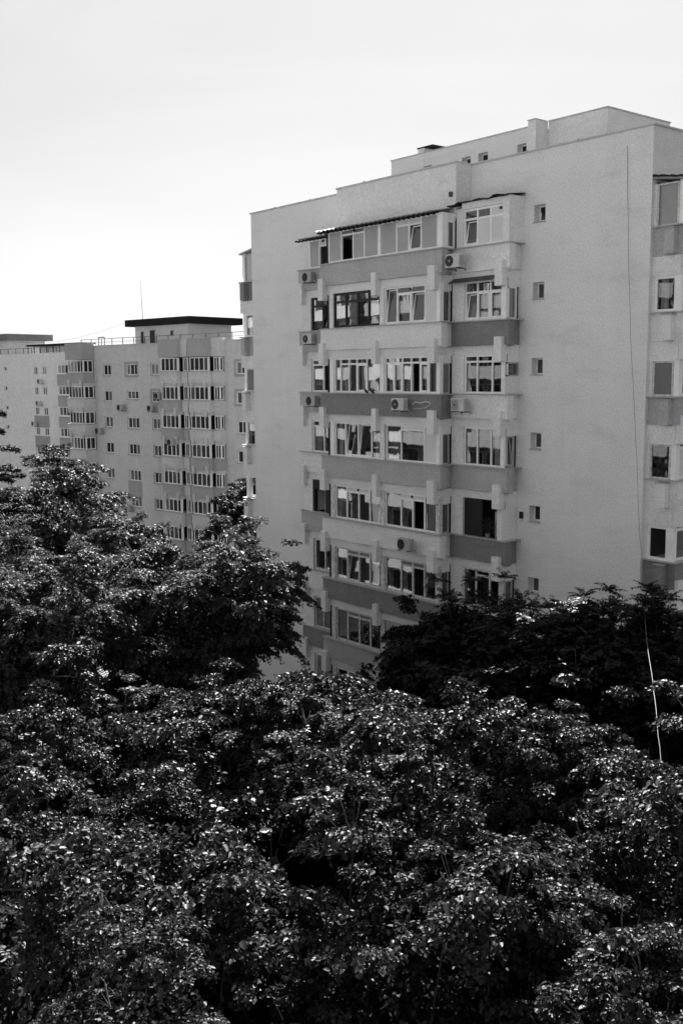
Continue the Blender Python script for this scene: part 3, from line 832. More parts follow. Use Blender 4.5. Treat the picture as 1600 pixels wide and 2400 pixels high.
def ac_pipes():
    p = MB().tube([(-9.62, -1.75, G - 1.15), (-9.45, -1.72, G - 1.05), (-9.2, -1.70, G - 1.1), (-8.95, -1.68, G - 1.04), (-8.75, -1.66, G - 1.06), (-8.7, -1.63, G - 1.12)], 0.022, 6)
    p.tube([(-9.62, -1.72, G - 1.32), (-9.3, -1.68, G - 1.33), (-8.95, -1.66, G - 1.28), (-8.72, -1.63, G - 1.16)], 0.010, 5)
    tag(p.build('refrigerant_pipe', 'pipe_white'), 'white pipes running from an air conditioner across the dark parapet', 'pipe')
    p = MB().tube([(-9.3, -1.72, G - 6.85), (-9.2, -1.8, G - 6.95), (-9.55, -1.95, G - 7.2), (-9.95, -2.0, G - 7.42)], 0.012, 5)
    tag(p.build('drain_hose', 'pipe_white'), 'thin white hose drooping below the air conditioner on the fifth storey down', 'hose')


ac_pipes()


# ------------------------------------------------------------------ loose cable, pigeons, balcony plant
def cable():
    key = [(-1.0, -0.03, 7.56), (-0.87, -0.06, 5.37), (-0.44, -0.3, 1.16), (0.55, -1.2, -2.73), (1.99, -3.0, -4.8), (3.22, -4.6, -5.62), (6.04, -8.5, -6.34), (8.28, -11.5, -6.72), (9.45, -13.0, -7.26), (10.6, -14.4, -8.2)]
    pts = []
    for i in range(len(key) - 1):
        for j in range(6):
            t = j / 6
            a, b = Vector(key[max(i - 1, 0)]), Vector(key[i]); c, e = Vector(key[i + 1]), Vector(key[min(i + 2, len(key) - 1)])
            p = 0.5 * (2 * b + (c - a) * t + (2 * a - 5 * b + 4 * c - e) * t * t + (3 * b - a - 3 * c + e) * t ** 3)
            pts.append((p.x + 0.012 * math.sin(9 * i + 5 * t), p.y, p.z + G))
    tag(MB().tube(pts, 0.0065, 6).build('cable', 'cable_grey'), 'thin loose cable hanging from the blank wall down into the trees', 'cable')


cable()


def pigeon(x, y, z, rz, label, sc=1.0):
    """one continuous body lofted through rings from beak to tail"""
    rings = [(0.165, 0.135, 0.004, 0.004), (0.145, 0.14, 0.012, 0.012), (0.125, 0.145, 0.024, 0.026), (0.10, 0.14, 0.026, 0.030), (0.085, 0.115, 0.026, 0.030),
             (0.06, 0.085, 0.042, 0.046), (0.02, 0.065, 0.058, 0.058), (-0.04, 0.055, 0.058, 0.052), (-0.10, 0.045, 0.042, 0.034), (-0.15, 0.032, 0.028, 0.014), (-0.22, 0.018, 0.034, 0.006), (-0.26, 0.010, 0.038, 0.004)]
    mb = MB(); n = 10
    for (a, h, w, t) in rings:
        for j in range(n):
            an = 2 * math.pi * j / n
            mb.v.append((a, w * math.cos(an), h + t * math.sin(an)))
    for i in range(len(rings) - 1):
        for j in range(n):
            q = i * n + j; q2 = i * n + (j + 1) % n
            mb.f.append((q, q2, q2 + n, q + n))
    mb.f.append(tuple(range(n))[::-1]); mb.f.append(tuple((len(rings) - 1) * n + j for j in range(n)))
    for s_ in (-1, 1):
        mb.tube([(0.0, 0.02 * s_, 0.02), (0.005, 0.02 * s_, -0.008), (0.03, 0.022 * s_, -0.012)], 0.005, 5)
    r = empty('pigeon', 0, 0, 0)
    o = mb.build('body', 'pigeon_feather', r, True)
    for s_ in (-1, 1):
        wg = MB()
        prof = [(0.05, 0.075, 0.05), (0.0, 0.085, 0.06), (-0.08, 0.07, 0.05), (-0.17, 0.04, 0.024), (-0.21, 0.03, 0.006)]
        for (a, h, ht) in prof:
            for (yy, zz) in ((0.05, h + ht * 0.5), (0.064, h), (0.05, h - ht * 0.5)):
                wg.v.append((a, s_ * yy, zz - 0.01))
        for i in range(len(prof) - 1):
            for j in range(2):
                q = 3 * i + j; wg.f.append((q, q + 1, q + 4, q + 3))
        wg.build('wing', 'pigeon_feather', r, True)
    r.location = (x, y, z + G + 0.012); r.rotation_euler = (0, R(-18), rz); r.scale = (sc, sc, sc)
    tag(r, label, 'pigeon', 'pigeons on the window ledge')


s2 = S0 - 2 * FL
pigeon(-12.62, -1.62, s2 + 0.05, R(170), 'dark pigeon on the window ledge, the left one of two', 0.95)
pigeon(-12.22, -1.63, s2 + 0.05, R(165), 'dark pigeon on the window ledge, the right one of two', 0.95)


# ------------------------------------------------------------------ leaves
def leaf_mesh(name, pos, nrm, tip, size, wid, m, simple=False, fold=0.12):
    """many leaves as one mesh: each a blade folded along its midrib"""
    nrm = nrm / np.linalg.norm(nrm, axis=1)[:, None]
    tip = tip - nrm * np.sum(tip * nrm, axis=1)[:, None]
    tip = tip / (np.linalg.norm(tip, axis=1)[:, None] + 1e-9)
    sd = np.cross(nrm, tip)
    L = size[:, None]
    W = L * wid
    n = len(pos)
    b = pos - tip * L * 0.5
    if simple:
        V = np.stack([b, b + tip * L * 0.45 + sd * W * 0.5 + nrm * L * fold, b + tip * L - nrm * L * 0.08, b + tip * L * 0.45 - sd * W * 0.5 + nrm * L * fold], 1)
        F = np.array([[0, 1, 2], [0, 2, 3]])
    else:
        V = np.stack([b, b + tip * L * 0.22 + sd * W * 0.46 + nrm * L * fold, b + tip * L * 0.62 + sd * W * 0.40 + nrm * L * fold * 0.7, b + tip * L - nrm * L * 0.10,
                      b + tip * L * 0.62 - sd * W * 0.40 + nrm * L * fold * 0.7, b + tip * L * 0.22 - sd * W * 0.46 + nrm * L * fold], 1)
        F = np.array([[0, 1, 2, 3], [0, 3, 4, 5]])
    nv = V.shape[1]; fv = F.shape[1]
    verts = V.reshape(-1, 3)
    faces = (np.arange(n)[:, None, None] * nv + F[None]).reshape(-1)
    me = bpy.data.meshes.new(name)
    me.vertices.add(len(verts)); me.vertices.foreach_set('co', verts.astype(np.float32).ravel())
    nf = n * len(F)
    me.loops.add(nf * fv); me.loops.foreach_set('vertex_index', faces.astype(np.int32))
    me.polygons.add(nf)
    me.polygons.foreach_set('loop_start', np.arange(0, nf * fv, fv, dtype=np.int32))
    me.polygons.foreach_set('loop_total', np.full(nf, fv, dtype=np.int32))
    me.update(calc_edges=True)
    me.materials.append(MATS[m])
    return me


def crown(seed, RX, RZ, nlump, nspray, nl, leaf, m, simple=False, wid=0.78, core=0.05, low=-0.35, lump=1.15, p=2.0, taper=0.0):
    """lumps of foliage on the limbs, each lump a set of leafy sprays; returns (leaf mesh, limb mesh, half height)"""
    g = np.random.default_rng(seed)
    POS, NRM, TIP, SZ = [], [], [], []
    limbs = MB(); thick = []
    foot = Vector((0, 0, -RZ * 1.05))
    dirs = []
    tries = 0
    while len(dirs) < nlump and tries < 4000:
        tries += 1
        d = g.normal(size=3); d /= np.linalg.norm(d)
        if d[2] < low: continue
        gap = 0.52 if tries < 2500 else 0.40
        if all(np.linalg.norm(d - e) > gap for e in dirs): dirs.append(d)
    for d in dirs:
        f = g.uniform(0.52, 1.0)
        hz = math.hypot(d[0], d[1])
        c = d * np.array([RX, RX, RZ]) * f / (hz ** p + abs(d[2]) ** p) ** (1 / p)
        c[:2] *= 1 - taper * min(1.0, max(0.0, 0.62 - c[2] / RZ))
        lr = lump * g.uniform(0.5, 1.35)
        cc = Vector(c)
        mid = foot.lerp(cc, 0.5) + Vector((d[0] * 0.3, d[1] * 0.3, -0.1 * RZ))
        r0 = 0.06 * (RX / 4)
        root = cc - Vector((d[0], d[1], 0.5)) * lr * 0.5
        q1 = foot.lerp(mid, 0.5) + Vector(g.normal(size=3) * 0.22); q2 = mid.lerp(root, 0.5) + Vector(g.normal(size=3) * 0.2)
        f0 = len(limbs.f)
        limbs.tube([foot, q1, mid, q2, root, cc], [r0 * 1.3, r0, r0 * 0.8, r0 * 0.55, r0 * 0.4, 0.012], 5, False)
        thick += range(f0, len(limbs.f))
        ns = max(3, int(nspray * (lr / lump) ** 2))
        for i in range(ns):
            # a spray leaves the lump outwards and upwards
            u = g.normal(size=3) + d * 0.9 + np.array([0, 0, 0.55]); u /= np.linalg.norm(u)
            lead = g.random() < 0.16
            k = lr * g.uniform(0.34, 0.62) * (1.0 if not lead else 0.7)
            base = c + u * lr * g.uniform(0.15, 0.75) * (1.9 if lead else 1.0)
            o = np.array([u[0], u[1], 0.0]) + g.normal(size=3) * [0.2, 0.2, 0]
            o[2] = 0; o /= np.linalg.norm(o) + 1e-6
            q = np.array([-o[1], o[0], 0])
            rise = g.normal() * 0.25 + 0.6 * u[2] - 0.12
            n = max(12, int(nl * (k / 0.5) ** 2))
            nt_ = 6
            ta = np.linspace(-0.95, 0.95, nt_) + g.normal(size=nt_) * 0.12; tl = g.uniform(0.65, 1.1, nt_)
            ti = g.integers(0, nt_, n)
            r = g.random(n) ** 0.6 * tl[ti]
            x = r * np.cos(ta[ti]) * 1.5 * k + g.normal(size=n) * 0.06
            y = r * np.sin(ta[ti]) * 1.2 * k + g.normal(size=n) * 0.06
            droop = 0.24 * (x ** 2 + y ** 2) / k
            hang = np.where(g.random(n) < 0.30, np.abs(g.normal(size=n)) * 0.16 * k, 0)
            z = rise * x - droop - hang + g.normal(size=n) * 0.035
            P = base[None] + x[:, None] * o[None] + y[:, None] * q[None]; P[:, 2] += z
            out = x[:, None] * o[None] + y[:, None] * q[None]
            steep = np.clip(0.25 + 0.75 * (x ** 2 + y ** 2) ** 0.5 / k, 0, 1.2)[:, None]
            Nn = np.array([0, 0, 1.0])[None] + out * 0.50 / k * steep + g.normal(size=(n, 3)) * 0.55
            T = out / k * 0.8 + o[None] * 0.35 + np.array([0, 0, -0.30])[None] + g.normal(size=(n, 3)) * 0.8
            POS.append(P); NRM.append(Nn); TIP.append(T); SZ.append(leaf * np.clip(np.exp(g.normal(size=n) * 0.32), 0.45, 1.9) * 0.95)
            bp = Vector(base)
            if g.random() < 0.5:
                limbs.tube([root, root.lerp(bp, 0.6) + Vector((0, 0, 0.05)), bp], [0.022, 0.015, 0.010], 4, False)
            for j in range(1, nt_, 3):
                e = bp + Vector(o) * float(tl[j] * math.cos(ta[j]) * 1.5 * k) + Vector(q) * float(tl[j] * math.sin(ta[j]) * 1.2 * k)
                ln = (e - bp).length
                e.z += rise * ln - 0.34 * ln * ln / k + 0.02
                h = bp.lerp(e, 0.5); h.z += 0.06 * ln
                limbs.tube([bp, h, e], [0.011, 0.008, 0.004], 4, False)
    nc = int(sum(len(p) for p in POS) * core)
    u = g.normal(size=(nc, 3)); u /= np.linalg.norm(u, axis=1)[:, None]
    u *= (g.random(nc) ** (1 / 2.5))[:, None] * 0.72
    POS.append(u * [RX, RX, RZ]); NRM.append(g.normal(size=(nc, 3)) + [0, 0, 0.8]); TIP.append(g.normal(size=(nc, 3)) + [0, 0, -0.6]); SZ.append(leaf * g.uniform(0.9, 1.6, nc))
    pos = np.concatenate(POS)
    me = leaf_mesh('crown', pos, np.concatenate(NRM), np.concatenate(TIP), np.concatenate(SZ), wid, m, simple)
    lo = limbs.build('limbs_tmp', 'twig'); off = lo.location.copy(); lm = lo.data
    co = np.empty(len(lm.vertices) * 3, np.float32); lm.vertices.foreach_get('co', co)
    lm.vertices.foreach_set('co', (co.reshape(-1, 3) + np.array(off, np.float32)[None]).ravel())
    bpy.data.objects.remove(lo)
    lm.materials.append(MATS['bark'])
    mi = np.zeros(len(lm.polygons), np.int32); mi[thick] = 1; lm.polygons.foreach_set('material_index', mi)
    print('crown', seed, len(pos), 'leaves', len(lm.polygons), 'limb faces')
    return me, lm, RZ


def pinnate_crown(seed, RX, RZ, nfrond, m, top_sprigs=6):
    """a tree of long feathered leaves, in tufts"""
    g = np.random.default_rng(seed)
    POS, NRM, TIP, SZ = [], [], [], []
    ntuft = nfrond // 12
    limbs = MB(); foot = Vector((0, 0, -RZ * 1.05))
    for i in range(ntuft):
        while True:
            d = g.normal(size=3); d /= np.linalg.norm(d)
            if d[2] > -0.5: break
        f = g.uniform(0.45, 1.0) ** 0.6
        c = d * np.array([RX, RX, RZ]) * f
        if i < top_sprigs:
            c = np.array([g.uniform(-.75, .75) * RX, g.uniform(-.6, .6) * RX, RZ * g.uniform(0.9, 1.15)])
        if i % 4 == 0:
            limbs.tube([foot, foot.lerp(Vector(c), 0.5) + Vector((0, 0, -0.3)), Vector(c)], [0.07, 0.04, 0.012], 5, False)
        for j in range(12):
            an = g.uniform(0, 6.28); el = g.uniform(0.1, 1.1)
            v = np.array([math.cos(an) * math.cos(el), math.sin(an) * math.cos(el), math.sin(el)])
            Lr = g.uniform(0.32, 0.6)
            sv = np.array([-math.sin(an), math.cos(an), 0])
            nlf = 13
            t = np.linspace(0.15, 1, nlf)
            P = c[None] + v[None] * (t * Lr)[:, None] + np.array([0, 0, -1.0])[None] * (0.35 * Lr * t ** 2)[:, None]
            for sgn in (-1, 1):
                T = sv[None] * sgn + v[None] * 0.35 + np.array([0, 0, -0.45])[None] + g.normal(size=(nlf, 3)) * 0.2
                POS.append(P + T * 0.04); TIP.append(T)
                NRM.append(np.array([0, 0, 1.0])[None] + v[None] * 0.3 + g.normal(size=(nlf, 3)) * 0.35)
                SZ.append(np.full(nlf, 0.10) * g.uniform(0.8, 1.3, nlf))
    me = leaf_mesh('crown', np.concatenate(POS), np.concatenate(NRM), np.concatenate(TIP), np.concatenate(SZ), 0.36, m, True, 0.03)
    lo = limbs.build('limbs_tmp', 'bark'); off = lo.location.copy(); lm = lo.data
    co = np.empty(len(lm.vertices) * 3, np.float32); lm.vertices.foreach_get('co', co)
    lm.vertices.foreach_set('co', (co.reshape(-1, 3) + np.array(off, np.float32)[None]).ravel())
    bpy.data.objects.remove(lo)
    return me, lm, RZ


def conifer_crown(seed, RX, H, tiers, m, leaf=0.13, per=2600, open_=0.0):
    """boughs in whorls, drooping at the tips, thick with needles; origin at mid height"""
    g = np.random.default_rng(seed)
    POS, NRM, TIP, SZ = [], [], [], []
    limbs = MB()
    limbs.tube([(0, 0, -H / 2), (0, 0, 0), (0, 0, H / 2)], [0.13, 0.08, 0.015], 6)
    for i in range(tiers):
        t = (i + g.uniform(0, .6)) / tiers
        z = -H / 2 + t * H
        rr = RX * (1 - t) ** 0.75 * g.uniform(0.75, 1.1) + 0.12
        nbg = int(5 + 3 * (1 - t))
        a0 = g.uniform(0, 6.28)
        for b in range(nbg):
            an = a0 + b * 6.283 / nbg + g.normal() * 0.25
            L = rr * g.uniform(0.7, 1.15)
            o = np.array([math.cos(an), math.sin(an), 0]); q = np.array([-o[1], o[0], 0])
            n = int(per * L / RX / tiers * 3)
            s = g.random(n) ** 0.7 * L
            w = (L - s) * 0.28 + 0.07
            y = g.normal(size=n) * w * 0.6
            zz = z + 0.25 * s * (1 - t) - 0.18 * s ** 2 / max(L, .3) + g.normal(size=n) * 0.06 + 0.10 * np.maximum(0, s - 0.8 * L)
            POS.append(o[None] * s[:, None] + q[None] * y[:, None] + np.stack([0 * zz, 0 * zz, zz], 1))
            TIP.append(o[None] * 0.7 + q[None] * (np.sign(y) * 0.6)[:, None] + g.normal(size=(n, 3)) * 0.4 + [0, 0, 0.25])
            NRM.append(g.normal(size=(n, 3)) * 0.6 + [0, 0, 1]); SZ.append(leaf * g.uniform(0.7, 1.4, n))
            limbs.tube([(0, 0, z), tuple(o * L * 0.9 + np.array([0, 0, z + 0.05]))], [0.03, 0.008], 4, False)
    me = leaf_mesh('crown', np.concatenate(POS), np.concatenate(NRM), np.concatenate(TIP), np.concatenate(SZ), 0.22, m, True, 0.02)
    lo = limbs.build('limbs_tmp', 'bark'); off = lo.location.copy(); lm = lo.data
    co = np.empty(len(lm.vertices) * 3, np.float32); lm.vertices.foreach_get('co', co)
    lm.vertices.foreach_set('co', (co.reshape(-1, 3) + np.array(off, np.float32)[None]).ravel())
    bpy.data.objects.remove(lo)
    return me, lm, H / 2


TRUNK = {}


def trunk_mesh():
    mb = MB(); n = 10
    pts = [(0, 0, 0), (0.0, 0, 0.04), (0.012, 0.01, 0.3), (-0.01, 0.015, 0.65), (0, 0, 1.0)]
    mb.tube(pts, [0.36, 0.26, 0.22, 0.19, 0.13], n)
    o = mb.build('trunk_tmp', 'bark', None, True); me = o.data; off = np.array(o.location, np.float32)
    co = np.empty(len(me.vertices) * 3, np.float32); me.vertices.foreach_get('co', co)
    me.vertices.foreach_set('co', (co.reshape(-1, 3) + off[None]).ravel())
    bpy.data.objects.remove(o)
    return me


TM = trunk_mesh()


def tree(name, var, x, y, zc, rz, sc, label, cat='tree', group=None, squash=1.0):
    """zc: height of the crown's centre relative to the eye"""
    me, lm, RZ = var
    r = empty(name, x, y, 0)
    c = bpy.data.objects.new('crown', me); b = bpy.data.objects.new('branches', lm); t = bpy.data.objects.new('trunk', TM)
    for o in (c, b, t):
        COL.objects.link(o); o.parent = r
    for o in (c, b):
        o.location = (0, 0, zc + G); o.scale = (sc, sc, sc * squash); o.rotation_euler = (0, 0, rz)
    c['kind'] = 'stuff'
    h = zc + G - RZ * sc * squash * 0.95
    t.scale = (1.0, 1.0, max(h, 0.5))
    tag(r, label, cat, group)
    return r


CAM = Vector((20.483, -30, 0)); YAW, PIT = R(140.79), R(7.577)
FWD = Vector((math.cos(YAW) * math.cos(PIT), math.sin(YAW) * math.cos(PIT), -math.sin(PIT)))
RGT = Vector((math.sin(YAW), -math.cos(YAW), 0)); UPV = RGT.cross(FWD)


def spot(px, py, dep):
    """a surveyed point: where a sight line of the photograph stands at a given distance"""
    v = CAM + (FWD + RGT * ((px - 800) / 2400) + UPV * ((1200 - py) / 2400)) * dep
    return v.x, v.y, v.z


N1 = crown(11, 2.9, 5.4, 40, 11, 300, 0.094, 'leaf', low=-0.1, lump=0.95, p=2.3, core=0.16, taper=0.5)
N2 = crown(23, 2.6, 5.8, 40, 11, 300, 0.094, 'leaf', low=-0.1, lump=0.95, p=2.3, core=0.16, taper=0.5)
N3 = crown(37, 3.2, 5.0, 42, 11, 300, 0.098, 'leaf', low=-0.1, lump=0.95, p=2.3, core=0.16, taper=0.5)
M1 = crown(41, 4.4, 4.2, 46, 11, 185, 0.125, 'leaf_lit', simple=True, lump=1.35, p=2.6, core=0.15, taper=0.3)
M2 = crown(53, 4.8, 4.2, 46, 11, 185, 0.125, 'leaf_lit', simple=True, lump=1.35, p=2.6, core=0.15, taper=0.3)
D1 = crown(67, 3.0, 2.8, 36, 12, 170, 0.12, 'leaf_shade', simple=True)
A1_ = pinnate_crown(71, 2.6, 2.6, 2600, 'leaf_shade')
A2_ = pinnate_crown(77, 2.9, 2.4, 2800, 'leaf_shade')
C1 = conifer_crown(83, 1.5, 5.0, 12, 'needle')
C2 = conifer_crown(89, 3.0, 8.0, 10, 'needle', 0.2, 3400)

GR = 'lime trees filling the courtyard'
NEAR = [
    # variant, sight line of the crown's top, distance, turn, scale, squash, label
    (N1, 60, 1820, 16.0, 0.3, 0.90, 1.0, 'large lime tree at the left edge, two thirds down the picture'),
    (N2, 430, 1800, 16.5, 1.9, 0.90, 1.0, 'lime tree with bright top sprays, lower left of the middle'),
    (N3, 790, 1550, 23.0, 4.0, 0.85, 1.0, 'lime tree with bright crown at the centre, below the near block'),
    (N3, 1050, 1590, 20.5, 2.0, 0.85, 1.0, 'lime tree in front of the shaded trees, below the narrow balconies'),
    (N1, 1590, 1590, 17.5, 2.4, 0.85, 1.0, 'lime tree at the right edge below the hanging cable'),
    (N2, 1260, 1570, 20.5, 5.2, 0.70, 1.0, 'slim lime tree with pointed top before the shaded row'),
    (N1, 860, 1840, 16.0, 3.6, 0.85, 1.0, 'lime tree in the lower middle of the picture'),
    (N2, 1230, 1860, 16.0, 0.6, 0.80, 1.0, 'lime tree at lower right with thin pale twigs'),
    (N3, 350, 2120, 12.5, 0.9, 0.52, 1.0, 'dark lime tree low in the picture, left of the middle'),
    (N2, 1540, 2060, 13.5, 5.9, 0.70, 1.0, 'dark lime tree in the lower right corner'),
    (N2, 480, 1480, 26.0, 3.3, 0.90, 1.0, 'lime tree below the big left hand lime, left of the near block'),
    (N1, 80, 1450, 28.0, 1.0, 0.90, 1.0, 'lime tree at the left edge under the pine'),
    (N3, 620, 1560, 25.0, 5.5, 0.75, 1.0, 'lime tree at the left foot of the near block'),
    (N3, 60, 1590, 24.0, 2.2, 0.90, 1.0, 'lime tree at the left edge, just below the middle of the picture'),
    (N1, 360, 1610, 23.5, 0.8, 0.85, 1.0, 'lime tree left of centre, beside the white ribbed roof'),
    (N1, 190, 1720, 19.5, 5.0, 0.75, 1.0, 'lime tree in the third row at left, over the low roof'),
]
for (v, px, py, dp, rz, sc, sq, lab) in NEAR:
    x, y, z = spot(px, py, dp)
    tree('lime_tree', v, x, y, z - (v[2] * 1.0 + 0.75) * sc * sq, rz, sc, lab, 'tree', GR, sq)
MID = [
    (M2, 70, 1290, 56, 0.4, 1.15, 1.0, 'far lime tree at the left edge, in front of the pale far block'),
    (M1, -20, 1520, 38, 2.1, 1.0, 1.0, 'lime tree at the left edge with crown reaching the far windows'),
    (M2, 465, 1450, 35, 2.2, 0.76, 1.0, 'big lime tree covering the left foot of the near block'),
    (M1, 800, 1860, 26, 1.2, 0.66, 0.85, 'lime tree right below the lowest visible windows of the near block'),
    (M1, 420, 1610, 40, 4.4, 0.68, 1.0, 'lime tree with lower crown tucked behind the big left hand lime'),
    (M2, 330, 1890, 27, 3.1, 0.70, 0.85, 'lime tree in the second row at left'),
    (M2, 60, 1480, 31, 0.9, 0.62, 1.0, 'lime tree at the left edge whose crown overlaps the far limes'),
    (M1, 590, 1850, 29, 2.9, 0.60, 1.0, 'lime tree leaning over the left foot of the near block'),
]
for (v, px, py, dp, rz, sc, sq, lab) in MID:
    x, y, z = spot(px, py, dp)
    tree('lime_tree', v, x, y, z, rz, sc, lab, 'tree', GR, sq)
rq = random.Random(9)
for i, (x, y) in enumerate([(6, -14), (11, -17), (16, -21), (3, -18), (8, -21), (13, -25), (-2, -22), (4, -25)]):
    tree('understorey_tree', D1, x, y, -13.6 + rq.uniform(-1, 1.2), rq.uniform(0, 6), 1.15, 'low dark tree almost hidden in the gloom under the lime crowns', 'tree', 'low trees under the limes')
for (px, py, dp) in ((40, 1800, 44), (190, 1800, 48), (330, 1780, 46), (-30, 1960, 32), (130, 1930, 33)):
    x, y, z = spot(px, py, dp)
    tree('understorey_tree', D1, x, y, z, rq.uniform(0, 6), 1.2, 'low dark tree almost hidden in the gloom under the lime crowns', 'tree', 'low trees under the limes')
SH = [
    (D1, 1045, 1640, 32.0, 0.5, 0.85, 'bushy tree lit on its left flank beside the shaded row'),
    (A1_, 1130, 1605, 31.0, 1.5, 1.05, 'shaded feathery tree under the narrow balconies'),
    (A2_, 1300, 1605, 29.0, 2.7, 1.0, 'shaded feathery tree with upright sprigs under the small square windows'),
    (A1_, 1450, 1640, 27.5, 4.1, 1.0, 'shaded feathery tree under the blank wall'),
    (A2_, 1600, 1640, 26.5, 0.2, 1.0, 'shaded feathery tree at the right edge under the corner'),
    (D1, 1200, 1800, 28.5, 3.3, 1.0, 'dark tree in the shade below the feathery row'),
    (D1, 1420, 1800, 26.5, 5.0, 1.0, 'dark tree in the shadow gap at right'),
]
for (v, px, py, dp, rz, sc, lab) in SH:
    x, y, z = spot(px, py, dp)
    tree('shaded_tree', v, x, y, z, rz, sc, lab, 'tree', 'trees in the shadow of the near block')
x, y, z = spot(1520, 1545, 27.0)
tree('conifer', C1, x, y, z, 0.3, 0.8, 'small dark conifer poking up beside the corner of the near block', 'conifer')
x, y, z = spot(-25, 1060, 46)
tree('conifer', C2, x, y, z, 1.3, 0.9, 'dark pine cut off by the left edge of the picture', 'conifer')
x, y, z = spot(592, 1200, 74)
tree('far_tree', D1, x, y, z, 2.0, 0.8, 'small tree between the near block and the block behind', 'tree')
x, y, z = spot(330, 1330, 84)
tree('far_tree', D1, x, y, z, 0.7, 1.0, 'dark tree at the foot of the block with the black roof', 'tree')
x, y, z = spot(190, 1250, 84)
tree('far_tree', D1, x, y, z, 3.7, 1.1, 'dark tree in front of the left corner bay of the middle block', 'tree')


def balcony_plant():
    r = empty('potted_plant', -6.42, -0.74, S0 - 4 * FL + G + 0.045)
    fr = Fr(-6.42, -0.74, (1, 0), (0, -1))
    z = S0 - 4 * FL + 0.045
    mb = MB(); n = 12
    mb.tube([fr.P(0, 0, z), fr.P(0, 0, z + 0.16), fr.P(0, 0, z + 0.18)], [0.075, 0.1, 0.11], n)
    mb.build('pot', 'terracotta', r)
    g = np.random.default_rng(5); n = 420
    p = g.normal(size=(n, 3)) * [0.15, 0.10, 0.19] + [0, 0, 0.46]
    me = leaf_mesh('foliage', p, g.normal(size=(n, 3)) + [0, -.3, 1], g.normal(size=(n, 3)), 0.075 * g.uniform(.6, 1.3, n), 0.6, 'leaf_lit', True)
    o = bpy.data.objects.new('foliage', me); COL.objects.link(o); o.parent = r; o['kind'] = 'stuff'
    tag(r, 'dark leafy potted plant on the open balcony, fifth storey down', 'plant')


balcony_plant()

# ------------------------------------------------------------------ the block with the black roof
TH = R(8)
FB = Fr(-63.7, 23.8, (math.cos(TH), math.sin(TH)), (math.sin(TH), -math.cos(TH)))


def far_window(bld, fr, a0, a1, z0, z1, d, nl, kinds, fm='frame_white', fw=0.09, gm='glass_far', fd=0.08, back=True):
    mb = MB()
    mb.box(fr, a0, a1, d - fd, d, z0, z0 + fw); mb.box(fr, a0, a1, d - fd, d, z1 - fw, z1)
    for i in range(nl + 1):
        e = a0 + (a1 - a0) * i / nl
        lo, hi = max(a0, e - fw / 2), min(a1, e + fw / 2)
        if i == 0: hi = a0 + fw
        if i == nl: lo = a1 - fw
        mb.box(fr, lo, hi, d - fd - 0.002, d + 0.003, z0 + fw, z1 - fw)
    w = mb.build('window', fm, bld)
    for i in range(nl):
        x0 = a0 + (a1 - a0) * i / nl + (fw if i == 0 else fw / 2); x1 = a0 + (a1 - a0) * (i + 1) / nl - (fw if i == nl - 1 else fw / 2)
        k = kinds[i % len(kinds)]
        m = {'g': gm, 'c': 'curtain', 'w': 'infill_white', 'k': 'frame_black', 'f': 'infill_grey'}[k]
        pane(w, fr, x0, x1, d - 0.03, z0 + fw, z1 - fw, m if k != 'c' else gm)
        if k == 'c':
            bx('curtain', 'curtain', w, fr, x0, x1, d - 0.2, d - 0.18, z0 + fw, z1 - fw)
    if back:
        bx('room_shade', 'interior_shade', w, fr, a0 + 0.02, a1 - 0.02, d - 0.30, d - 0.27, z0 + 0.02, z1 - 0.02)  # dark sheet in place of the shade indoors
    return w


